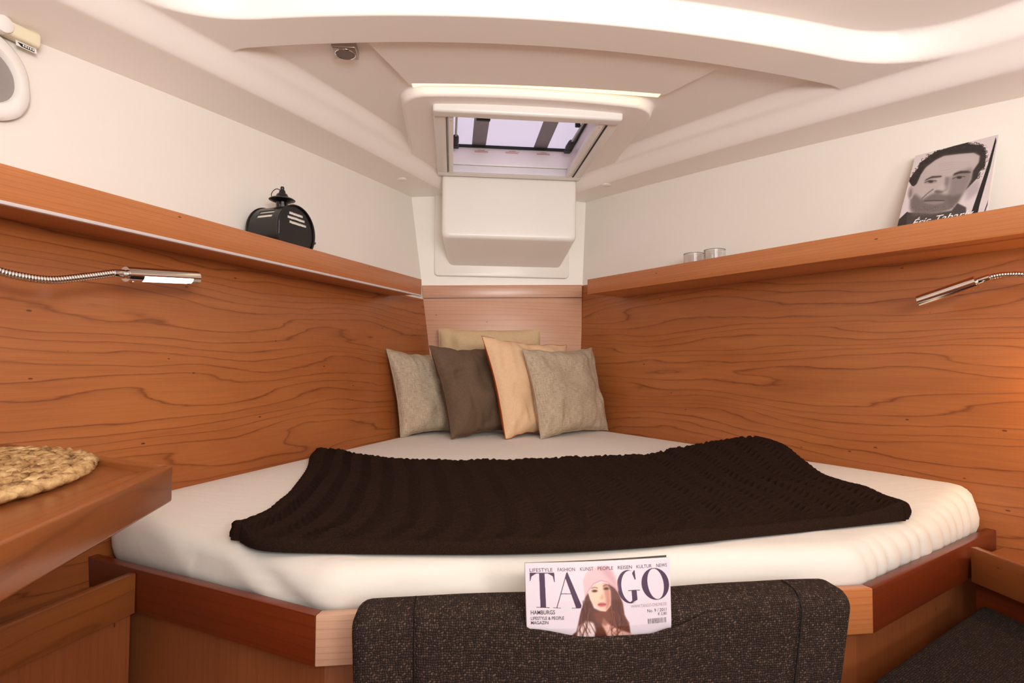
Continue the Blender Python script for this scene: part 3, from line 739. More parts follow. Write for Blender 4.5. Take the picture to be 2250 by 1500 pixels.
# ------------------------------------------------------------------ bench backrest with magazine pocket
br = thing('bench_backrest', 'dark woven padded backrest with front pocket at the berth foot', 'backrest', (-.03, .94, .20))
def rrloop(y0, y1, z0, z1, r, ins):
    y0 += ins; y1 -= ins; z0 += ins; z1 -= ins; r = max(.004, r - ins); pts = []
    for cy_, cz, a0 in ((y0 + r, z0 + r, PI), (y1 - r, z0 + r, PI * 1.5), (y1 - r, z1 - r, 0), (y0 + r, z1 - r, PI * .5)):
        for k in range(7): t = a0 + PI / 2 * k / 6; pts.append((cy_ + r * math.cos(t), cz + r * math.sin(t)))
    return pts
xsn = []
RE = .026
for k in range(6): th_ = PI / 2 * k / 5; xsn.append((0, RE * (1 - math.sin(th_)), RE * (1 - math.cos(th_))))
XL, XR = -.444, .385
def backrest_vert(x_rel, y, z):
    tz = (z - .53) / .14
    xl = XL + .006 * (1 - min(1, tz)) ; xr = XR - .022 * (1 - min(1.05, tz))
    return xl + (xr - xl) * x_rel
secs = []
xs_in = np.linspace(0, 1, 60)
def topz(xr): return .663 + .006 * xr + .004 * math.sin(xr * 9) * .5
for k in range(6):
    th_ = PI / 2 * k / 5; secs.append((RE * (1 - math.sin(th_)) / .83 * 1.0, RE * (1 - math.sin(th_)) * 0 + RE * (1 - math.sin(th_))))
SE = []
for k in range(6):
    th_ = PI / 2 * k / 5; SE.append((RE * (1 - math.cos(th_)) / .83, RE * (1 - math.sin(th_))))
mid = [(x, 0) for x in np.linspace(RE / .83, 1 - RE / .83, 60)[1:-1]]
ALL = SE + mid + [(1 - a_, i_) for a_, i_ in reversed(SE)]
vs = []; npt = 28
for xr_, ins in ALL:
    for y, z in rrloop(.893, .988, .18, topz(xr_), .034, ins):
        vs.append((backrest_vert(xr_, y, z), y + .0025 * noise.noise((xr_ * 9, z * 8, 4)), z))
fs = grid_faces(npt, len(ALL), True) + [tuple(range(npt)), tuple(reversed([(len(ALL) - 1) * npt + k for k in range(npt)]))]
bmm = bmesh.new(); mv = [bmm.verts.new(v) for v in vs]
for f in fs: bmm.faces.new([mv[k] for k in f])
bro = bm_obj('padding', bmm, TW, br, True, uv=((1, 0, 0), (0, .6, 1)))
# pocket panel
pe = [(-.345, .657), (-.262, .654), (-.186, .655), (-.170, .642), (-.07, .6275), (.02, .628), (.056, .634), (.132, .651), (.20, .6545), (.283, .6575)]
def pedge(x):
    for (x0, z0), (x1, z1) in zip(pe, pe[1:]):
        if x <= x1: t = (x - x0) / (x1 - x0); t = float(sm(t)); return z0 + (z1 - z0) * t
    return pe[-1][1]
nx, nz = 90, 36
def pocket(i, j, back=0):
    x = -.345 + .628 * i / (nx - 1); z1 = pedge(x); v = j / (nz - 1); z = .19 + (z1 - .19) * v ** .8
    bulge = .017 * math.exp(-((x + .058) / .15) ** 4) * float(sm((z - .42) / .16)); ez = max(0, (z - .60) / .06)
    sidee = min(1, min(i, nx - 1 - i) / 3)
    y = .8925 - .004 * sidee - bulge - .001 * noise.noise((x * 20, z * 20, 1)) + (.006 * max(0, ez - .6) * (0 if bulge > .004 else 1))
    xr_ = (x - XL) / (XR - XL)
    return (backrest_vert(xr_, y, min(z, .66)), y + back * .0032, z)
vs = [pocket(i, j) for j in range(nz) for i in range(nx)] + [pocket(i, j, 1) for j in range(nz) for i in range(nx)]
fq = grid_faces(nx, nz); n0 = nx * nz; fa = list(fq) + [tuple(k + n0 for k in reversed(f)) for f in fq]
bl = list(range(nx)) + [j * nx + nx - 1 for j in range(1, nz)] + [(nz - 1) * nx + i for i in range(nx - 2, -1, -1)] + [j * nx for j in range(nz - 2, 0, -1)]
for k in range(len(bl)): a, b = bl[k], bl[(k + 1) % len(bl)]; fa.append((b, a, a + n0, b + n0))
po = add_mesh('pocket', vs, fa, TW, br, True, uv=((1, 0, 0), (0, 0, 1)))
seam = plain('black_thread', (20, 16, 16), .9)
def seam_line(x0):
    pts = []
    prof_ = [(y, z) for y, z in rrloop(.893, .988, .18, .668, .034, 0)]
    chain = [(.8905, .2), (.8905, .35), (.8905, .5), (.8905, .60)] + [(.893 + .034 - .0355 * math.cos(t), .633 + .0355 * math.sin(t)) for t in [PI / 2 * k / 6 for k in range(7)]] + [(.955, .6685)]
    for y, z in chain:
        xr_ = (x0 - XL) / (XR - XL); pts.append((backrest_vert(xr_, y, z), y, z - .667 + topz(xr_) if z > .6 else z))
    return pts
tube('seam', catmull(seam_line(.286), 3), .0011, seam, br, 6)
tube('seam', catmull(seam_line(-.347), 3), .0009, TW, br, 6)

# ------------------------------------------------------------------ printed covers: a small raster painter (flat print on the object)
class Canvas:
    def __init__(s, w, h, bg):
        s.w, s.h = w, h; s.a = np.empty((h, w, 3)); s.a[:] = bg
        s.yy, s.xx = np.mgrid[0:h, 0:w].astype(float); s.xx += .5; s.yy += .5
        s.map = None
    def pt(s, p): return s.map(p)
    def blur(s, m, r):
        for _ in range(2):
            for ax in (0, 1):
                k = 2 * r + 1; pad = [(0, 0), (0, 0)]; pad[ax] = (r + 1, r); c = np.cumsum(np.pad(m, pad, mode='edge'), axis=ax)
                m = (np.take(c, range(k, c.shape[ax]), axis=ax) - np.take(c, range(0, c.shape[ax] - k), axis=ax)) / k
        return m
    def mask(s, pts):
        P = [s.pt(p) for p in pts]; m = np.zeros((s.h, s.w))
        for oy in (-.25, .25):
            for ox in (-.25, .25):
                X_, Y_ = s.xx + ox, s.yy + oy; ins = np.zeros((s.h, s.w), bool)
                for (x0, y0), (x1, y1) in zip(P, P[1:] + P[:1]):
                    if y0 == y1: continue
                    ins ^= ((Y_ < y0) != (Y_ < y1)) & (X_ < (x1 - x0) * (Y_ - y0) / (y1 - y0) + x0)
                m += ins
        return m / 4
    def fill(s, pts, col, soft=0, al=1.0, m=None):
        if m is None: m = s.mask(pts)
        if soft: m = s.blur(m, soft)
        m = (m * al)[..., None]; s.a = s.a * (1 - m) + np.array(col, float) * m
    def ell(s, c, rx, ry, col, soft=0, al=1, rot=0):
        s.fill([(c[0] + rx * math.cos(t) * math.cos(rot) - ry * math.sin(t) * math.sin(rot), c[1] + rx * math.cos(t) * math.sin(rot) + ry * math.sin(t) * math.cos(rot)) for t in [2 * PI * k / 40 for k in range(40)]], col, soft, al)
    def line(s, pts, w, col, soft=0, al=1):
        for (x0, y0), (x1, y1) in zip(pts, pts[1:]):
            d = math.hypot(x1 - x0, y1 - y0) or 1; nx_, ny_ = -(y1 - y0) / d * w / 2, (x1 - x0) / d * w / 2
            s.fill([(x0 + nx_, y0 + ny_), (x1 + nx_, y1 + ny_), (x1 - nx_, y1 - ny_), (x0 - nx_, y0 - ny_)], col, soft, al)
    def mesh(s, name, P, mat, parent):
        w, h = s.w, s.h; vs = [P(i / w, j / h) for j in range(h + 1) for i in range(w + 1)]
        me = bpy.data.meshes.new(name); me.from_pydata([tuple(v) for v in vs], [], grid_faces(w + 1, h + 1)); me.update()
        at = me.color_attributes.new('Print', 'FLOAT_COLOR', 'CORNER'); c = s.a / 255
        c = np.where(c <= .04045, c / 12.92, ((c + .055) / 1.055) ** 2.4).reshape(-1, 3)
        arr = np.ones((len(me.polygons), 4, 4)); arr[:, :, :3] = c[:, None, :]; at.data.foreach_set('color', arr.ravel())
        return link(name, me, mat, parent, True)
def text_mesh(name, body, P, u0, v0, u1, height, mat, parent, shear=0, off=.0003, bold=0):
    """lettering laid on a surface P(u, v, lift); u from u0 to u1, baseline v0, cap height in v"""
    cu = bpy.data.curves.new(name, 'FONT'); cu.body = body; cu.size = 1; cu.shear = shear; cu.offset = bold; cu.resolution_u = 3
    ob = bpy.data.objects.new(name, cu); COL.objects.link(ob)
    dg = bpy.context.evaluated_depsgraph_get(); me = bpy.data.meshes.new_from_object(ob.evaluated_get(dg))
    bpy.data.objects.remove(ob)
    xs = [v.co.x for v in me.vertices]; x0, x1 = min(xs), max(xs); hcap = .69
    for v in me.vertices:
        u = u0 + (v.co.x - x0) / (x1 - x0) * (u1 - u0); w = v0 - v.co.y / hcap * height; v.co = P(u, w, off)
    return link(name, me, mat, parent)

# --- magazine in the pocket
MW, MH = .2365, .185
def mag(u, v, lift=0):
    x = -.1755 + MW * u; z = .7345 - MH * v + .0 * u
    y = .8840 + max(0, z - .64) * .14 - .0035 * math.sin(PI * u) * (1 if v > .3 else v / .3) + .004 * (u - .5)
    return Vector((x + .004 * v * (1 - u) - .01 * v * u * .6, y - lift, z - .003 * u * 0 + .0015 * math.sin(PI * u) * -1))
VIS = .535                       # visible share of the cover height
def mag_uv(p):
    x, y = p; v = (y - 278) / 660.0; u = (x - (288 - 16 * v)) / (1647 - 59 * v); return u, v * VIS
mz = thing('magazine', 'fashion magazine with a woman in a pink knit hat, in the backrest pocket', 'magazine', (-.06, .885, .55))
cv = Canvas(560, 426, (214, 200, 209)); cv.map = lambda p: (mag_uv(p)[0] * 560, mag_uv(p)[1] * 426)
K = (64, 32, 62)
for poly in ([(335, 366), (605, 370), (605, 378), (335, 374)], [(335, 366), (415, 370), (352, 402), (338, 446), (331, 446)], [(605, 370), (525, 371), (586, 404), (598, 462), (604, 462)],
             [(438, 368), (498, 370), (491, 702), (430, 700)], [(388, 697), (527, 702), (527, 708), (388, 703)],
             [(722, 418), (750, 364), (876, 690), (868, 714), (815, 712)], [(568, 704), (648, 707), (648, 712), (568, 709)], [(770, 710), (860, 712), (860, 717), (770, 715)]): cv.fill(poly, K)
cv.line([(744, 372), (606, 708)], 8, K); cv.line([(664, 574), (772, 577)], 6, K)
def ring_fill(c1, r1, c2, r2, cut=None, rot=0):
    E = lambda c, r, ro_=0: [(c[0] + r[0] * math.cos(t) * math.cos(ro_) - r[1] * math.sin(t) * math.sin(ro_), c[1] + r[0] * math.cos(t) * math.sin(ro_) + r[1] * math.sin(t) * math.cos(ro_)) for t in [2 * PI * k / 72 for k in range(72)]]
    m = np.clip(cv.mask(E(c1, r1)) - cv.mask(E(c2, r2, rot)), 0, 1)
    if cut: m = m * (1 - cv.mask(cut))
    cv.fill(None, K, m=m)
ring_fill((1430, 532), (138, 163), (1452, 532), (112, 156), [(1470, 440), (1700, 400), (1700, 720), (1470, 668)])
for poly in ([(1504, 374), (1512, 374), (1512, 466), (1500, 466), (1478, 404)], [(1450, 572), (1508, 572), (1506, 664), (1450, 686), (1404, 694), (1446, 668)]): cv.fill(poly, K)
cv.line([(1410, 569), (1545, 571)], 7, K)
ring_fill((1731, 522), (159, 158), (1735, 522), (92, 152), None, -.06)
HB = (92, 48, 36)
cv.fill([(925, 612), (960, 570), (985, 650), (1010, 720), (1070, 750), (1140, 758), (1200, 700), (1212, 560), (1190, 490), (1262, 530), (1306, 600), (1336, 690), (1342, 800), (1384, 900), (1392, 1000), (1400, 1150), (760, 1150), (720, 1000), (800, 940), (840, 820), (872, 730), (905, 660)], HB, 2)
cv.fill([(800, 1000), (828, 890), (910, 838), (990, 862), (1010, 930), (960, 1150), (780, 1150)], (226, 202, 202), 3)
cv.fill([(1105, 815), (1170, 890), (1290, 950), (1400, 990), (1400, 1150), (1180, 1150), (1120, 960), (1080, 880)], (214, 166, 152), 3)
cv.fill([(1000, 760), (1180, 740), (1200, 830), (1120, 900), (1020, 850)], (120, 66, 48), 4, .7)
cv.fill([(965, 572), (1030, 500), (1110, 478), (1185, 496), (1208, 560), (1206, 650), (1182, 716), (1135, 758), (1080, 748), (1015, 694), (978, 636)], (232, 190, 168), 1)
cv.fill([(1140, 480), (1200, 500), (1210, 560), (1208, 650), (1180, 720), (1135, 756), (1150, 660), (1140, 580)], (176, 112, 92), 5, .8)
cv.fill([(1105, 590), (1125, 590), (1130, 640), (1085, 640)], (196, 136, 116), 3, .7)
for e in ((1036, 556), (1168, 538)):
    cv.ell(e, 38, 14, (120, 76, 62), 2, .8); cv.ell(e, 24, 8, (48, 32, 30), 1)
cv.line([(1000, 530), (1040, 520), (1075, 530)], 7, (110, 66, 50), 1); cv.line([(1132, 516), (1170, 500), (1205, 514)], 7, (100, 56, 44), 1)
cv.ell((1102, 690), 48, 20, (186, 92, 96), 2); cv.line([(1058, 686), (1146, 688)], 5, (120, 50, 54), 1)
cv.fill([(918, 612), (918, 450), (952, 388), (1010, 344), (1100, 318), (1200, 318), (1262, 372), (1296, 470), (1302, 572), (1270, 540), (1200, 484), (1120, 462), (1034, 490), (962, 562)], (214, 176, 180), 2)
cv.fill([(1090, 330), (1200, 322), (1258, 380), (1290, 470), (1298, 566), (1262, 520), (1220, 470)], (186, 142, 148), 6, .6)
cv.line([(925, 606), (962, 556), (1034, 484), (1120, 457), (1200, 478), (1270, 533), (1300, 566)], 7, (190, 128, 136), 1)
for k in range(26):                       # strands of hair
    x0 = random.choice([random.uniform(850, 980), random.uniform(1200, 1340)]); y0 = random.uniform(640, 800)
    cv.line([(x0, y0), (x0 + random.uniform(-40, 25), y0 + 90), (x0 + random.uniform(-70, 60), y0 + 200), (x0 + random.uniform(-90, 70), y0 + 300)], random.uniform(4, 10), random.choice([(62, 28, 22), (140, 80, 56), (74, 34, 26), (116, 60, 42)]), 1, .8)
x = 1600
while x < 1808:
    w = random.choice([3, 4, 6, 8]); cv.fill([(x, 858), (x + w, 858), (x + w - 4, 908), (x - 4, 908)], (60, 48, 54)); x += w + random.choice([4, 5, 7])
pm = vcol('glossy_print')
cv.mesh('cover', lambda u, v: mag(u, v), pm, mz)
pap = plain('magazine_paper', (232, 224, 218), .6)
for nm_, l0, l1, du, dz in (('page_block', -.0006, -.0042, 0, .0008), ('back_cover', -.0046, -.0056, .010, .0036)):
    N_ = 20; vs = []
    for l_ in (l0, l1):
        for j in (0, 1):
            for i in range(N_ + 1):
                p = mag(i / N_, j, l_); p.x += -.002 * du * 0 + (-.004 * (i / N_) if du else 0); p.z += dz * (i / N_) * (1 - j); vs.append(p)
    n1 = N_ + 1; fs = []
    for i in range(N_):
        fs += [(i, i + 1, n1 + i + 1, n1 + i), (2 * n1 + i + 1, 2 * n1 + i, 3 * n1 + i, 3 * n1 + i + 1), (i + 1, i, 2 * n1 + i, 2 * n1 + i + 1), (n1 + i, n1 + i + 1, 3 * n1 + i + 1, 3 * n1 + i)]
    fs += [(0, n1, 3 * n1, 2 * n1), (N_, 2 * n1 + N_, 3 * n1 + N_, n1 + N_)]
    add_mesh(nm_, vs, fs, pap if nm_ == 'page_block' else plain('dark_back_cover', (60, 50, 52), .4), mz)
ink = plain('dark_print_ink', (58, 40, 52), .5); ink2 = plain('grey_print_ink', (150, 134, 142), .5)
def mtext(body, x0, y0, x1, cap, mat=ink, shear=0, bold=0):
    u0, v0 = mag_uv((x0, y0)); u1, _ = mag_uv((x1, y0)); text_mesh('lettering', body, mag, u0, v0, u1, cap / 660 * VIS, mat, mz, shear, bold=bold)
for b_, x0, x1 in (('LIFESTYLE', 335, 588), ('FASHION', 645, 838), ('KUNST', 895, 1045), ('PEOPLE', 1094, 1268), ('REISEN', 1322, 1484), ('KULTUR', 1536, 1712), ('NEWS', 1765, 1888)): mtext(b_, x0, 357, x1, 34)
mtext('HAMBURGS', 322, 768, 582, 38, bold=.012); mtext('LIFESTYLE & PEOPLE', 320, 820, 676, 30, bold=.012); mtext('MAGAZIN', 318, 862, 504, 30, bold=.012)
mtext('WWW.TANGO-ONLINE.DE', 1424, 740, 1832, 30, ink2); mtext('No. 9 / 2011', 1602, 796, 1822, 32); mtext('€ 2,80', 1718, 832, 1818, 26)

# ------------------------------------------------------------------ photo book on the right shelf
bkroot = thing('photo_book', 'book with black and white portrait of a bearded man on the right shelf', 'book', (1.0, 1.42, ZSR))
s0, s1 = .850, .640                                       # along the right wall (dot with TR), left and right edge
def wall_pt(s_, z, off):
    # point at along-wall coordinate s_, height z, distance off from the right wall
    y0 = 1.4; p0 = PR(y0, z); ds = s_ - p0.dot(TR); return p0 + TR * ds + NR * off
BT, BB = 1.652, ZSR + .001
def book(u, v, lift=0):
    z = BT + (BB - BT) * v; off = .030 + (BT - z) * .30
    s_ = (.822 + .030 * v) * (1 - u) + (.633 + .012 * v) * u
    p = wall_pt(s_, z, off)
    return p + (NR * .957 + Vector((0, 0, .29))) * lift
def book_uv(p):
    # position in the photograph's outline of the cover -> cover coordinates (inverse bilinear)
    tl, tr_, bl, br_ = np.array([510., 400]), np.array([1588., 165]), np.array([215., 1395]), np.array([1420., 1190])
    q = np.array(p, float); u, v = .5, .5
    for _ in range(12):
        e = (tl * (1 - u) + tr_ * u) * (1 - v) + (bl * (1 - u) + br_ * u) * v - q
        ju = (tr_ - tl) * (1 - v) + (br_ - bl) * v; jv = (bl * (1 - u) + br_ * u) - (tl * (1 - u) + tr_ * u)
        d = np.linalg.solve(np.stack([ju, jv], 1), e); u -= d[0]; v -= d[1]
    return u, v * .672
cv = Canvas(330, 470, (214, 202, 202)); cv.map = lambda p: (book_uv(p)[0] * 330, book_uv(p)[1] * 470)
cv.fill([(1150, 960), (1330, 800), (1340, 1000), (1150, 1150)], (168, 154, 162), 8, .8)
cv.fill([(215, 1395), (340, 1280), (420, 1330), (420, 1700), (100, 1700)], (50, 44, 44), 1)
cv.fill([(340, 1290), (700, 1320), (960, 1280), (1040, 1170), (1150, 1240), (1130, 1700), (300, 1700)], (70, 62, 62), 2)
HR = (42, 36, 34)
cv.fill([(560, 520), (700, 425), (780, 360), (860, 335), (1040, 285), (1180, 255), (1290, 290), (1390, 305), (1425, 420), (1422, 520), (1400, 640), (1330, 720), (1312, 800), (1200, 930), (1150, 980), (1000, 900), (700, 800), (500, 900), (430, 880), (392, 800), (455, 690), (540, 600)], HR, 1)
outline = [(398, 800), (440, 720), (500, 650), (548, 560), (600, 500), (690, 430), (770, 370), (860, 335), (950, 310), (1040, 285), (1130, 262), (1210, 246), (1290, 285), (1370, 300), (1410, 360), (1424, 440), (1420, 520), (1404, 600), (1380, 650), (1330, 720), (1312, 800)]
for k in range(90):                       # curls
    t = random.uniform(0, len(outline) - 1.01); a_ = int(t); f_ = t - a_
    x_ = outline[a_][0] * (1 - f_) + outline[a_ + 1][0] * f_ + random.uniform(-16, 16); y_ = outline[a_][1] * (1 - f_) + outline[a_ + 1][1] * f_ + random.uniform(-14, 22)
    r_ = random.uniform(9, 26); a0 = random.uniform(0, 6)
    cv.line([(x_ + r_ * math.cos(a0 + q * .7), y_ + r_ * math.sin(a0 + q * .7)) for q in range(7)], random.uniform(6, 11), random.choice([HR, (58, 50, 47), (30, 25, 24)]), 0, .95)
for k in range(60):
    t = random.uniform(0, len(outline) - 1.01); a_ = int(t); x_ = outline[a_][0] + random.uniform(-10, 50); y_ = outline[a_][1] + random.uniform(10, 70)
    cv.line([(x_, y_), (x_ + random.uniform(10, 40), y_ + random.uniform(-18, 18))], 5, (82, 72, 68), 0, .6)
cv.fill([(640, 600), (780, 490), (900, 432), (1100, 418), (1280, 418), (1352, 470), (1336, 570), (1256, 700), (1232, 820), (1170, 950), (1100, 1060), (1050, 1150), (960, 1250), (700, 1290), (480, 1280), (392, 1190), (400, 1060), (440, 900), (500, 850), (570, 700)], (184, 170, 168), 2)
cv.fill([(640, 600), (880, 440), (1300, 430), (1340, 520), (1250, 640), (900, 660), (620, 720)], (190, 177, 175), 10, .7)
cv.fill([(1250, 640), (1232, 820), (1170, 950), (1050, 1150), (940, 1220), (900, 1080), (950, 930), (960, 790), (1060, 700)], (126, 114, 113), 7, .8)
cv.fill([(400, 1050), (470, 1000), (570, 1100), (700, 1020), (770, 1000), (890, 1040), (1000, 1060), (1110, 1030), (1040, 1170), (950, 1270), (700, 1340), (430, 1350), (380, 1230)], (98, 88, 86), 6, .8)
for k in range(160):                      # stubble
    x_ = random.uniform(400, 1040); y_ = random.uniform(1190, 1330)
    cv.line([(x_, y_), (x_ + random.uniform(-8, 8), y_ + 14)], 5, random.choice([(52, 45, 44), (126, 114, 112), (66, 58, 56)]), 0, .55)
cv.fill([(580, 1130), (870, 1125), (860, 1165), (720, 1185), (600, 1160)], (150, 134, 132), 3, .8)
cv.ell((408, 985), 46, 110, (176, 160, 160), 2, 1, .15); cv.ell((405, 990), 20, 70, (120, 106, 106), 3, .8, .15)
cv.line([(595, 1122), (720, 1118), (872, 1126)], 12, (58, 50, 50), 1); cv.line([(730, 940), (640, 1010), (560, 1085)], 12, (92, 82, 82), 2)
cv.fill([(640, 780), (720, 740), (850, 740), (850, 762), (700, 775), (610, 815)], (70, 62, 60), 2); cv.fill([(1020, 715), (1100, 685), (1200, 690), (1240, 720), (1090, 722), (1000, 750)], (58, 50, 50), 2)
for e, c in (((700, 825), (60, 52, 52)), ((1080, 785), (50, 44, 44))):
    cv.ell(e, 85, 30, (140, 126, 124), 3, .8); cv.ell(e, 34, 18, c, 1); cv.line([(e[0] - 90, e[1] + 14), (e[0] - 10, e[1] - 22), (e[0] + 80, e[1] - 8)], 9, (64, 56, 56), 1)
cv.fill([(900, 760), (960, 770), (930, 900), (920, 960), (850, 1000), (880, 900)], (120, 108, 108), 4, .8); cv.ell((800, 985), 60, 26, (96, 86, 86), 3, .9); cv.ell((850, 930), 60, 46, (196, 182, 180), 5, .7)
for k in range(4): cv.line([(820, 560 + 34 * k), (1000, 540 + 34 * k), (1240, 560 + 26 * k)], 6, (150, 136, 136), 2, .5)
cv.fill([(1555, 200), (1440, 620), (1245, 1215), (1205, 1340), (1290, 1340), (1320, 1205), (1475, 640), (1560, 260)], (18, 16, 18))
cv.line([(1590, 200), (1545, 650), (1475, 1000), (1420, 1185), (1370, 1330)], 13, (44, 40, 66))
cv.mesh('cover', book, vcol('satin_print', .4, .1), bkroot)
corn = [book(0, 0, -.001), book(1, 0, -.001), book(1, 1, -.001), book(0, 1, -.001)]
slab('page_block', corn, (NR * .957 + Vector((0, 0, .29))) * -.010, pap, bkroot)
wi = plain('white_lettering', (240, 236, 232), .5)
def btext(body, x0, y0, x1, y1, cap):
    u0, v0 = book_uv((x0, y0)); u1, v1 = book_uv((x1, y1))
    text_mesh('lettering', body, lambda u, v, l_: book(u, v, l_), u0, max(v0, v1) , u1, cap, wi, bkroot, .35, .0004, .006)
btext('Éric Tabarly', 395, 1500, 1240, 1345, .062)

# ------------------------------------------------------------------ tealight glasses
gl = NT('clear_glass'); gl.b.inputs['Base Color'].default_value = (1, 1, 1, 1); gl.set(Roughness=.02, Transmission_Weight=1.0, IOR=1.45)
for s_, off, lab in ((1.545, .085, 'small clear tealight glass, the one nearer the bow'), (1.452, .085, 'small clear tealight glass, the one nearer the book')):
    p = wall_pt(s_, ZSR, off)
    t_ = thing('tealight_glass', lab, 'glass', p, 'tealight glasses on the right shelf')
    lathe('cup', [(0, .001), (.034, .001), (.037, .004), (.038, .10), (.0375, .1015), (.036, .10), (.0345, .012), (0, .010)], p, gl.m, t_, n=36)
    lathe('rim', [(.0375, .0995), (.0388, .1005), (.0388, .1030), (.0370, .1035), (.0356, .1025), (.0360, .1)], p, gl.m, t_, n=36)

# ------------------------------------------------------------------ black drum lantern on the left shelf
LC = PL(1.872, ZSL, .070); LC = Vector((LC.x, LC.y, ZSL))
ln = thing('lantern', 'black metal drum lantern with slotted round front on the left shelf', 'lantern', LC)
DR, DH, DZ = .081, .059, .096              # drum radius, half depth, axis height above the shelf
def LP(a, b, z): return LC + NL * a + TL * b + Vector((0, 0, z))
def DP(a, ang, r): return LP(a, r * math.sin(ang), DZ + r * math.cos(ang))   # ang from the crown, positive towards the bow
bm = bmesh.new(); na, mm = 144, 40; gv = {}
def dv(i, k):
    k %= na
    if (i, k) not in gv: gv[(i, k)] = bm.verts.new(DP(-DH + 2 * DH * i / mm, 2 * PI * k / na, DR))
    return gv[(i, k)]
for i in range(mm):
    for k in range(na):
        deg = 360 * (k + .5) / na; deg = deg - 360 if deg > 180 else deg
        if 10 <= i < 30 and (-66 < deg < -58 or -52 < deg < -44): continue
        bm.faces.new((dv(i, k), dv(i + 1, k), dv(i + 1, k + 1), dv(i, k + 1)))
o = bm_obj('drum', bm, M['iron'], ln, True); m = o.modifiers.new('thick', 'SOLIDIFY'); m.thickness = .0014
bm = bmesh.new(); nf = 110; gv = {}
def fv(i, j):
    if (i, j) not in gv:
        b = -1 + 2 * i / nf; h_ = math.sqrt(max(0, 1 - b * b)); gv[(i, j)] = bm.verts.new(LP(DH - .004, b * DR * .985, DZ + (-1 + 2 * j / nf) * h_ * DR * .985))
    return gv[(i, j)]
for i in range(nf):
    for j in range(nf):
        b = (-1 + 2 * (i + .5) / nf); h_ = math.sqrt(1 - b * b); z = (-1 + 2 * (j + .5) / nf) * h_ * DR; bb = b * DR
        if any(abs(z - zc) < .0044 and abs(bb - c0) < hw for zc, hw, c0 in ((.056, .031, .002), (.042, .039, .002), (.028, .038, .010))): continue
        f4 = list(dict.fromkeys([fv(i, j), fv(i + 1, j), fv(i + 1, j + 1), fv(i, j + 1)]))
        co = {tuple(round(c, 6) for c in v_.co) for v_ in f4}
        if len(f4) >= 3 and len(co) >= 3: bm.faces.new(f4)
bmesh.ops.remove_doubles(bm, verts=bm.verts, dist=1e-5)
o = bm_obj('front_door', bm, M['iron'], ln); m = o.modifiers.new('thick', 'SOLIDIFY'); m.thickness = .001
backing = plain('pale_slot_backing', (240, 232, 220), .5)  # pale backing added behind the slots so they look lit through
lathe('slot_backing', [(0, 0), (DR * .93, 0), (DR * .93, .0015), (0, .0015)], LP(DH - .009, 0, DZ), backing, ln, axis=NL, n=40)
bm = bmesh.new()
for a0, a1 in ((-72, -38),):
    row = [[bm.verts.new(DP(a, math.radians(a0 + (a1 - a0) * q / 8), DR - .004)) for q in range(9)] for a in (-.04, .04)]
    for q in range(8): bm.faces.new((row[0][q], row[0][q + 1], row[1][q + 1], row[1][q]))
bm_obj('slot_backing', bm, backing, ln, True)
tube('hinge_pin', [LP(DH + .001, -DR * .93, DZ - .02), LP(DH + .001, -DR * .93, DZ + .02)], .0022, M['iron'], ln, 8)
for a in (DH, -DH):
    tube('rim', [DP(a, 2 * PI * k / 72, DR + .0005) for k in range(73)], .0030, M['iron'], ln, 8, False)
for b in (-.04, .04):
    slab('foot', [LP(-.045, b - .008, .0), LP(.045, b - .008, .0), LP(.045, b + .008, .0), LP(-.045, b + .008, .0)], (0, 0, .028), M['iron'], ln)
CT = DZ + DR - .002
for k in range(8):                        # pierced chimney: eight posts, collar, cap, dome, knob
    t = 2 * PI * (k + .5) / 8
    d = Vector((math.cos(t), math.sin(t), 0)); c = LP(0, 0, CT - .004) + d * .0165; s_ = Vector((-d.y, d.x, 0)) * .0040
    slab('chimney_post', [c - s_ - d * .001, c + s_ - d * .001, c + s_ + d * .001, c - s_ + d * .001], (0, 0, .026), M['iron'], ln)
lathe('chimney_collar', [(.0155, -.008), (.0185, -.008), (.0185, .003), (.0155, .003)], LP(0, 0, CT), M['iron'], ln, n=32)
lathe('chimney_cap', [(0.0000, 0.0185), (0.0213, 0.0185), (0.0276, 0.0210), (0.0391, 0.0255), (0.0397, 0.0270), (0.0333, 0.0315), (0.0201, 0.0350), (0.0190, 0.0380), (0.0149, 0.0460), (0.0103, 0.0480), (0.0098, 0.0520), (0.0080, 0.0580), (0.0052, 0.0600), (0.0063, 0.0640), (0.0048, 0.0690), (0.0000, 0.0700)], LP(0, 0, CT), M['iron'], ln, n=32)
tube('wire_handle', catmull([LP(-.003, -.006, CT + .058), LP(-.006, -.018, CT + .058), LP(-.008, -.030, CT + .048), LP(-.009, -.036, CT + .036), LP(-.008, -.034, CT + .027), LP(-.006, -.028, CT + .025)], 8), .0013, M['iron'], ln, 8)
lathe('latch_knob', [(0, 0), (.0025, 0), (.0025, .004), (.0045, .006), (.0045, .009), (0, .0105)], LP(DH - .002, DR * .96, DZ - .018), M['iron'], ln, axis=TL)

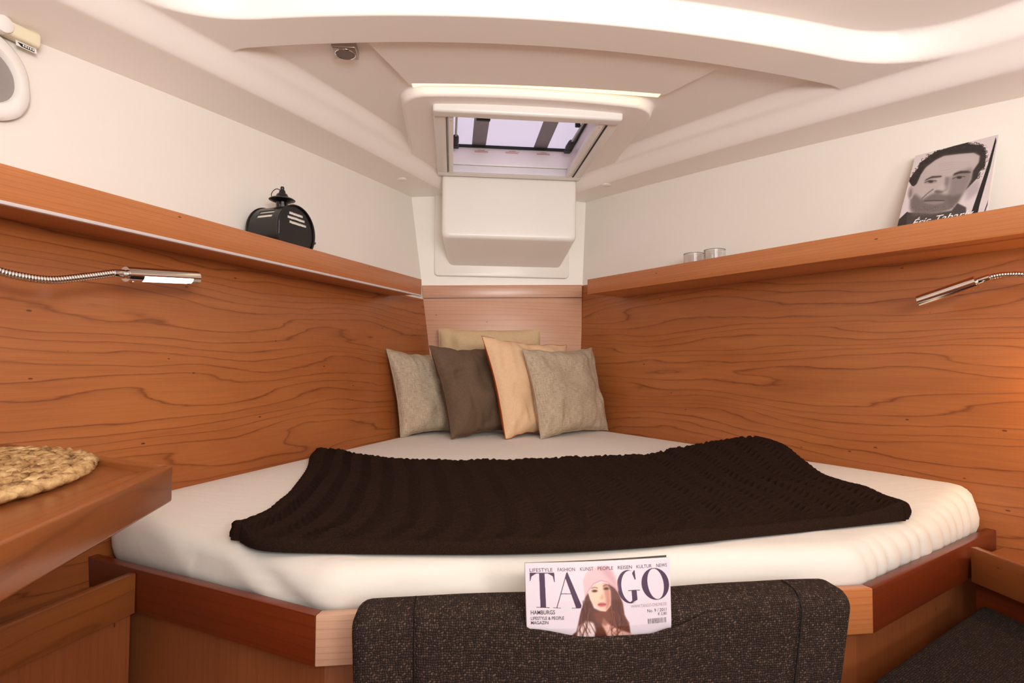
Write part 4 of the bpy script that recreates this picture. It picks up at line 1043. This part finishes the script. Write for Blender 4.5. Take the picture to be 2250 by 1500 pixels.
# ------------------------------------------------------------------ gooseneck reading lamps
def gooseneck(root, pts, r, mat):
    c = catmull(pts, 26); L_ = [0]
    for a, b in zip(c, c[1:]): L_.append(L_[-1] + (b - a).length)
    pitch = .0052; n = int(L_[-1] / pitch * 4); out = []; rr = []; j = 0
    for k in range(n + 1):
        s_ = L_[-1] * k / n
        while j < len(c) - 2 and L_[j + 1] < s_: j += 1
        out.append(c[j].lerp(c[j + 1], (s_ - L_[j]) / max(1e-9, L_[j + 1] - L_[j]))); rr.append(r * (1 if k % 4 in (0, 1) else (.90 if k % 4 == 2 else .76)))
    o = bm_obj('gooseneck', tube_bm(out, rr, 14), mat, root, True); return o
def lamp_head(root, a, b, r, light, face, lit):
    a, b = Vector(a), Vector(b); d = (b - a).normalized(); ln_ = (b - a).length; f = Vector(face); f = (f - d * f.dot(d)).normalized(); s_ = d.cross(f)
    bm = bmesh.new(); n = 36; rings = []
    for t in (0, .12, .18, .88, .93, 1.0):
        rings.append([bm.verts.new(a + d * ln_ * t + (f * math.cos(q) + s_ * math.sin(q)) * r) for q in [2 * PI * k / n for k in range(n)]])
    for ri, (p, q) in enumerate(zip(rings, rings[1:])):
        for k in range(n):
            if lit and ri == 2 and (k < 6 or k >= n - 6): continue
            bm.faces.new((p[k], p[(k + 1) % n], q[(k + 1) % n], q[k]))
    bm.faces.new(rings[0]); bm.faces.new(rings[-1])
    hd = autosmooth(bm_obj('lamp_head', bm, M['chrome'], root))
    if lit:
        bm = bmesh.new(); rg = []
        for t in (.18, .22, .84, .88):
            rg.append([bm.verts.new(a + d * ln_ * t + (f * math.cos(q) + s_ * math.sin(q)) * r * (.80 if t in (.18, .88) else .93)) for q in [2 * PI * k / 20 for k in range(20)]])
        for p, q in zip(rg, rg[1:]):
            for k in range(20): bm.faces.new((p[k], p[(k + 1) % 20], q[(k + 1) % 20], q[k]))
        bm.faces.new(rg[0]); bm.faces.new(rg[-1])
        e = bm_obj('light_tube', bm, light, hd, True); e['label'] = 'glowing white light tube'
    tube('neck_joint', [a - d * .030, a - d * .028, a - d * .004, a], [r * .42, r * .55, r * .60, r * .45], M['chrome'], root, 16)
    lathe('end_button', [(0, -.002), (r * .2, -.002), (r * .2, 0)], a + d * .012 + f * r, M['chrome'], hd, axis=-f, n=12)
    return a - d * .03
lampm = emis('lamp_white', (255, 244, 232), 3.0)
rl = thing('reading_lamp', 'chrome gooseneck reading lamp, lit, on the left wood panel', 'lamp', PL(.93, 1.22, .0), 'gooseneck reading lamps')
st = lamp_head(rl, (-1.003, 1.318, 1.2365), (-.925, 1.480, 1.2535), .0165, lampm, Vector((.25, -.2, -1)), True)
gooseneck(rl, [PL(.93, 1.235, .03), PL(.95, 1.240, .07), (-1.150, 1.030, 1.240), (-1.122, 1.076, 1.2223), (-1.103, 1.110, 1.2070), (-1.080, 1.155, 1.2018), (-1.063, 1.190, 1.2040), (-1.042, 1.236, 1.2165), st], .0082, M['chrome'])
lathe('wall_base', [(0, 0), (.03, 0), (.03, .012), (.026, .016), (.01, .02), (.01, .034), (0, .034)], PL(.93, 1.235, .0), M['chrome'], rl, axis=NL)
rl2 = thing('reading_lamp', 'chrome gooseneck reading lamp, unlit and tilted down, on the right wood panel', 'lamp', PR(.9, 1.25, 0), 'gooseneck reading lamps')
st = lamp_head(rl2, (1.013, 1.290, 1.2575), (.948, 1.395, 1.2185), .0155, lampm, Vector((.6, .5, -1)), False)
gooseneck(rl2, [PR(.9, 1.25, .03), PR(.92, 1.24, .09), (1.125, 1.08, 1.238), (1.0754, 1.1742, 1.2543), (1.0567, 1.2097, 1.2647), (1.047, 1.230, 1.2680), (1.038, 1.247, 1.2690), st], .0076, M['chrome'])
lathe('wall_base', [(0, 0), (.03, 0), (.03, .012), (.026, .016), (.01, .02), (.01, .034), (0, .034)], PR(.9, 1.25, 0), M['chrome'], rl2, axis=NR)

# ------------------------------------------------------------------ push button on the ceiling
zc_ = 1.925
bs = thing('ceiling_button', 'small square grey push button with chrome ring on the ceiling', 'button', (-.60, 1.60, zc_))
box('bezel', (-.630, 1.568, zc_ - .018), (-.564, 1.632, zc_ + .012), M['brushed'], bs, .004, 3)
lathe('chrome_ring', [(.0255, -.0005), (.0268, -.002), (.0285, -.001), (.0285, .003)], (-.597, 1.602, zc_ - .018), M['chrome'], bs, n=40)
lathe('push_pad', [(0, -.0010), (.0255, -.0010), (.0258, .002)], (-.597, 1.602, zc_ - .018), plain('taupe_pad', (120, 104, 98), .6), bs, n=40)

# ------------------------------------------------------------------ porthole on the left wall, at the frame edge
W2 = thing('window_2', 'white rounded porthole frame with roller blind on the left hull side', 'porthole', PL(1.18, 1.62, 0)); struct(W2)
def ring2(w, h, r, d, n=12):
    out = []
    for cx_, cz, a0 in ((w - r, -h + r, -PI / 2), (w - r, h - r, 0), (-w + r, h - r, PI / 2), (-w + r, -h + r, PI)):
        for k in range(n + 1):
            t = a0 + PI / 2 * k / n; s_ = cx_ + r * math.cos(t); z = 1.632 + cz + r * math.sin(t)
            out.append(PL(1.155 + s_ * .8946, z, d))
    return out
lay_ = [ring2(.172, .098, .085, .0), ring2(.172, .098, .085, .010), ring2(.166, .092, .080, .016), ring2(.154, .066, .064, .015), ring2(.150, .062, .060, .009), ring2(.148, .060, .058, -.002)]
nn = len(lay_[0])
fo = add_mesh('frame', [p for l_ in lay_ for p in l_], grid_faces(nn, len(lay_), True), M['plastic'], W2); autosmooth(fo, 50)
gp_ = add_mesh('pane', ring2(.152, .064, .062, .001), [tuple(range(nn))], plain('grey_tinted_pane', (150, 140, 136), .25), W2)
m = gp_.modifiers.new('thick', 'SOLIDIFY'); m.thickness = .004
def LQ(y, z, d): return PL(y, z, d)
bl_ = slab('blind_cassette', [LQ(.95, 1.722, .004), LQ(1.325, 1.722, .004), LQ(1.325, 1.722, .034), LQ(.95, 1.722, .034)], (0, 0, .030), M['cream'], W2, .006, 3)
slab('blind_cover', [LQ(.95, 1.742, .006), LQ(1.328, 1.742, .006), LQ(1.328, 1.742, .026), LQ(.95, 1.742, .026)], (0, 0, .016), M['cream'], W2, .004, 3)
lathe('blind_hinge', [(.017, 0), (.017, .02), (.012, .022), (0, .022)], LQ(1.262, 1.736, .02), M['plastic'], W2, axis=NL)
lb = slab('label_plate', [LQ(1.288, 1.711, .019), LQ(1.322, 1.711, .019), LQ(1.322, 1.722, .019), LQ(1.288, 1.722, .019)], NL * .0015, M['plastic'], W2)
slab('label_print', [LQ(1.290, 1.719, .0207), LQ(1.296, 1.7125, .0207), LQ(1.318, 1.7125, .0207), LQ(1.318, 1.7195, .0207)], NL * .0004, M['black'], lb)
for k in range(5): slab('label_print', [LQ(1.2985 + k * .004, 1.7142, .0212), LQ(1.3010 + k * .004, 1.7142, .0212), LQ(1.3010 + k * .004, 1.7182, .0212), LQ(1.2985 + k * .004, 1.7182, .0212)], NL * .0003, M['plastic'], lb)

# ------------------------------------------------------------------ small lit wall lamp just aft of the right reading lamp
wlz = .99; wly = 1.15
wlp = thing('wall_lamp', 'small round warm wall lamp on the right wood panel', 'lamp', PR(wly, wlz, 0))
lathe('lamp_base', [(0, 0), (.035, 0), (.035, .010), (.031, .014), (.030, .014)], PR(wly, wlz, 0), M['brushed'], wlp, axis=NR)
lathe('lamp_lens', [(.030, .013), (.028, .026), (.018, .034), (0, .037)], PR(wly, wlz, 0), emis('warm_lens', (255, 206, 130), 2.0), wlp, axis=NR)
pl = bpy.data.lights.new('lamp_glow', 'POINT'); pl.energy = 2.6; pl.color = (1, .66, .30); pl.shadow_soft_size = .03
plo = bpy.data.objects.new('lamp_glow', pl); COL.objects.link(plo); plo.location = PR(wly, wlz, .075); par(plo, wlp)
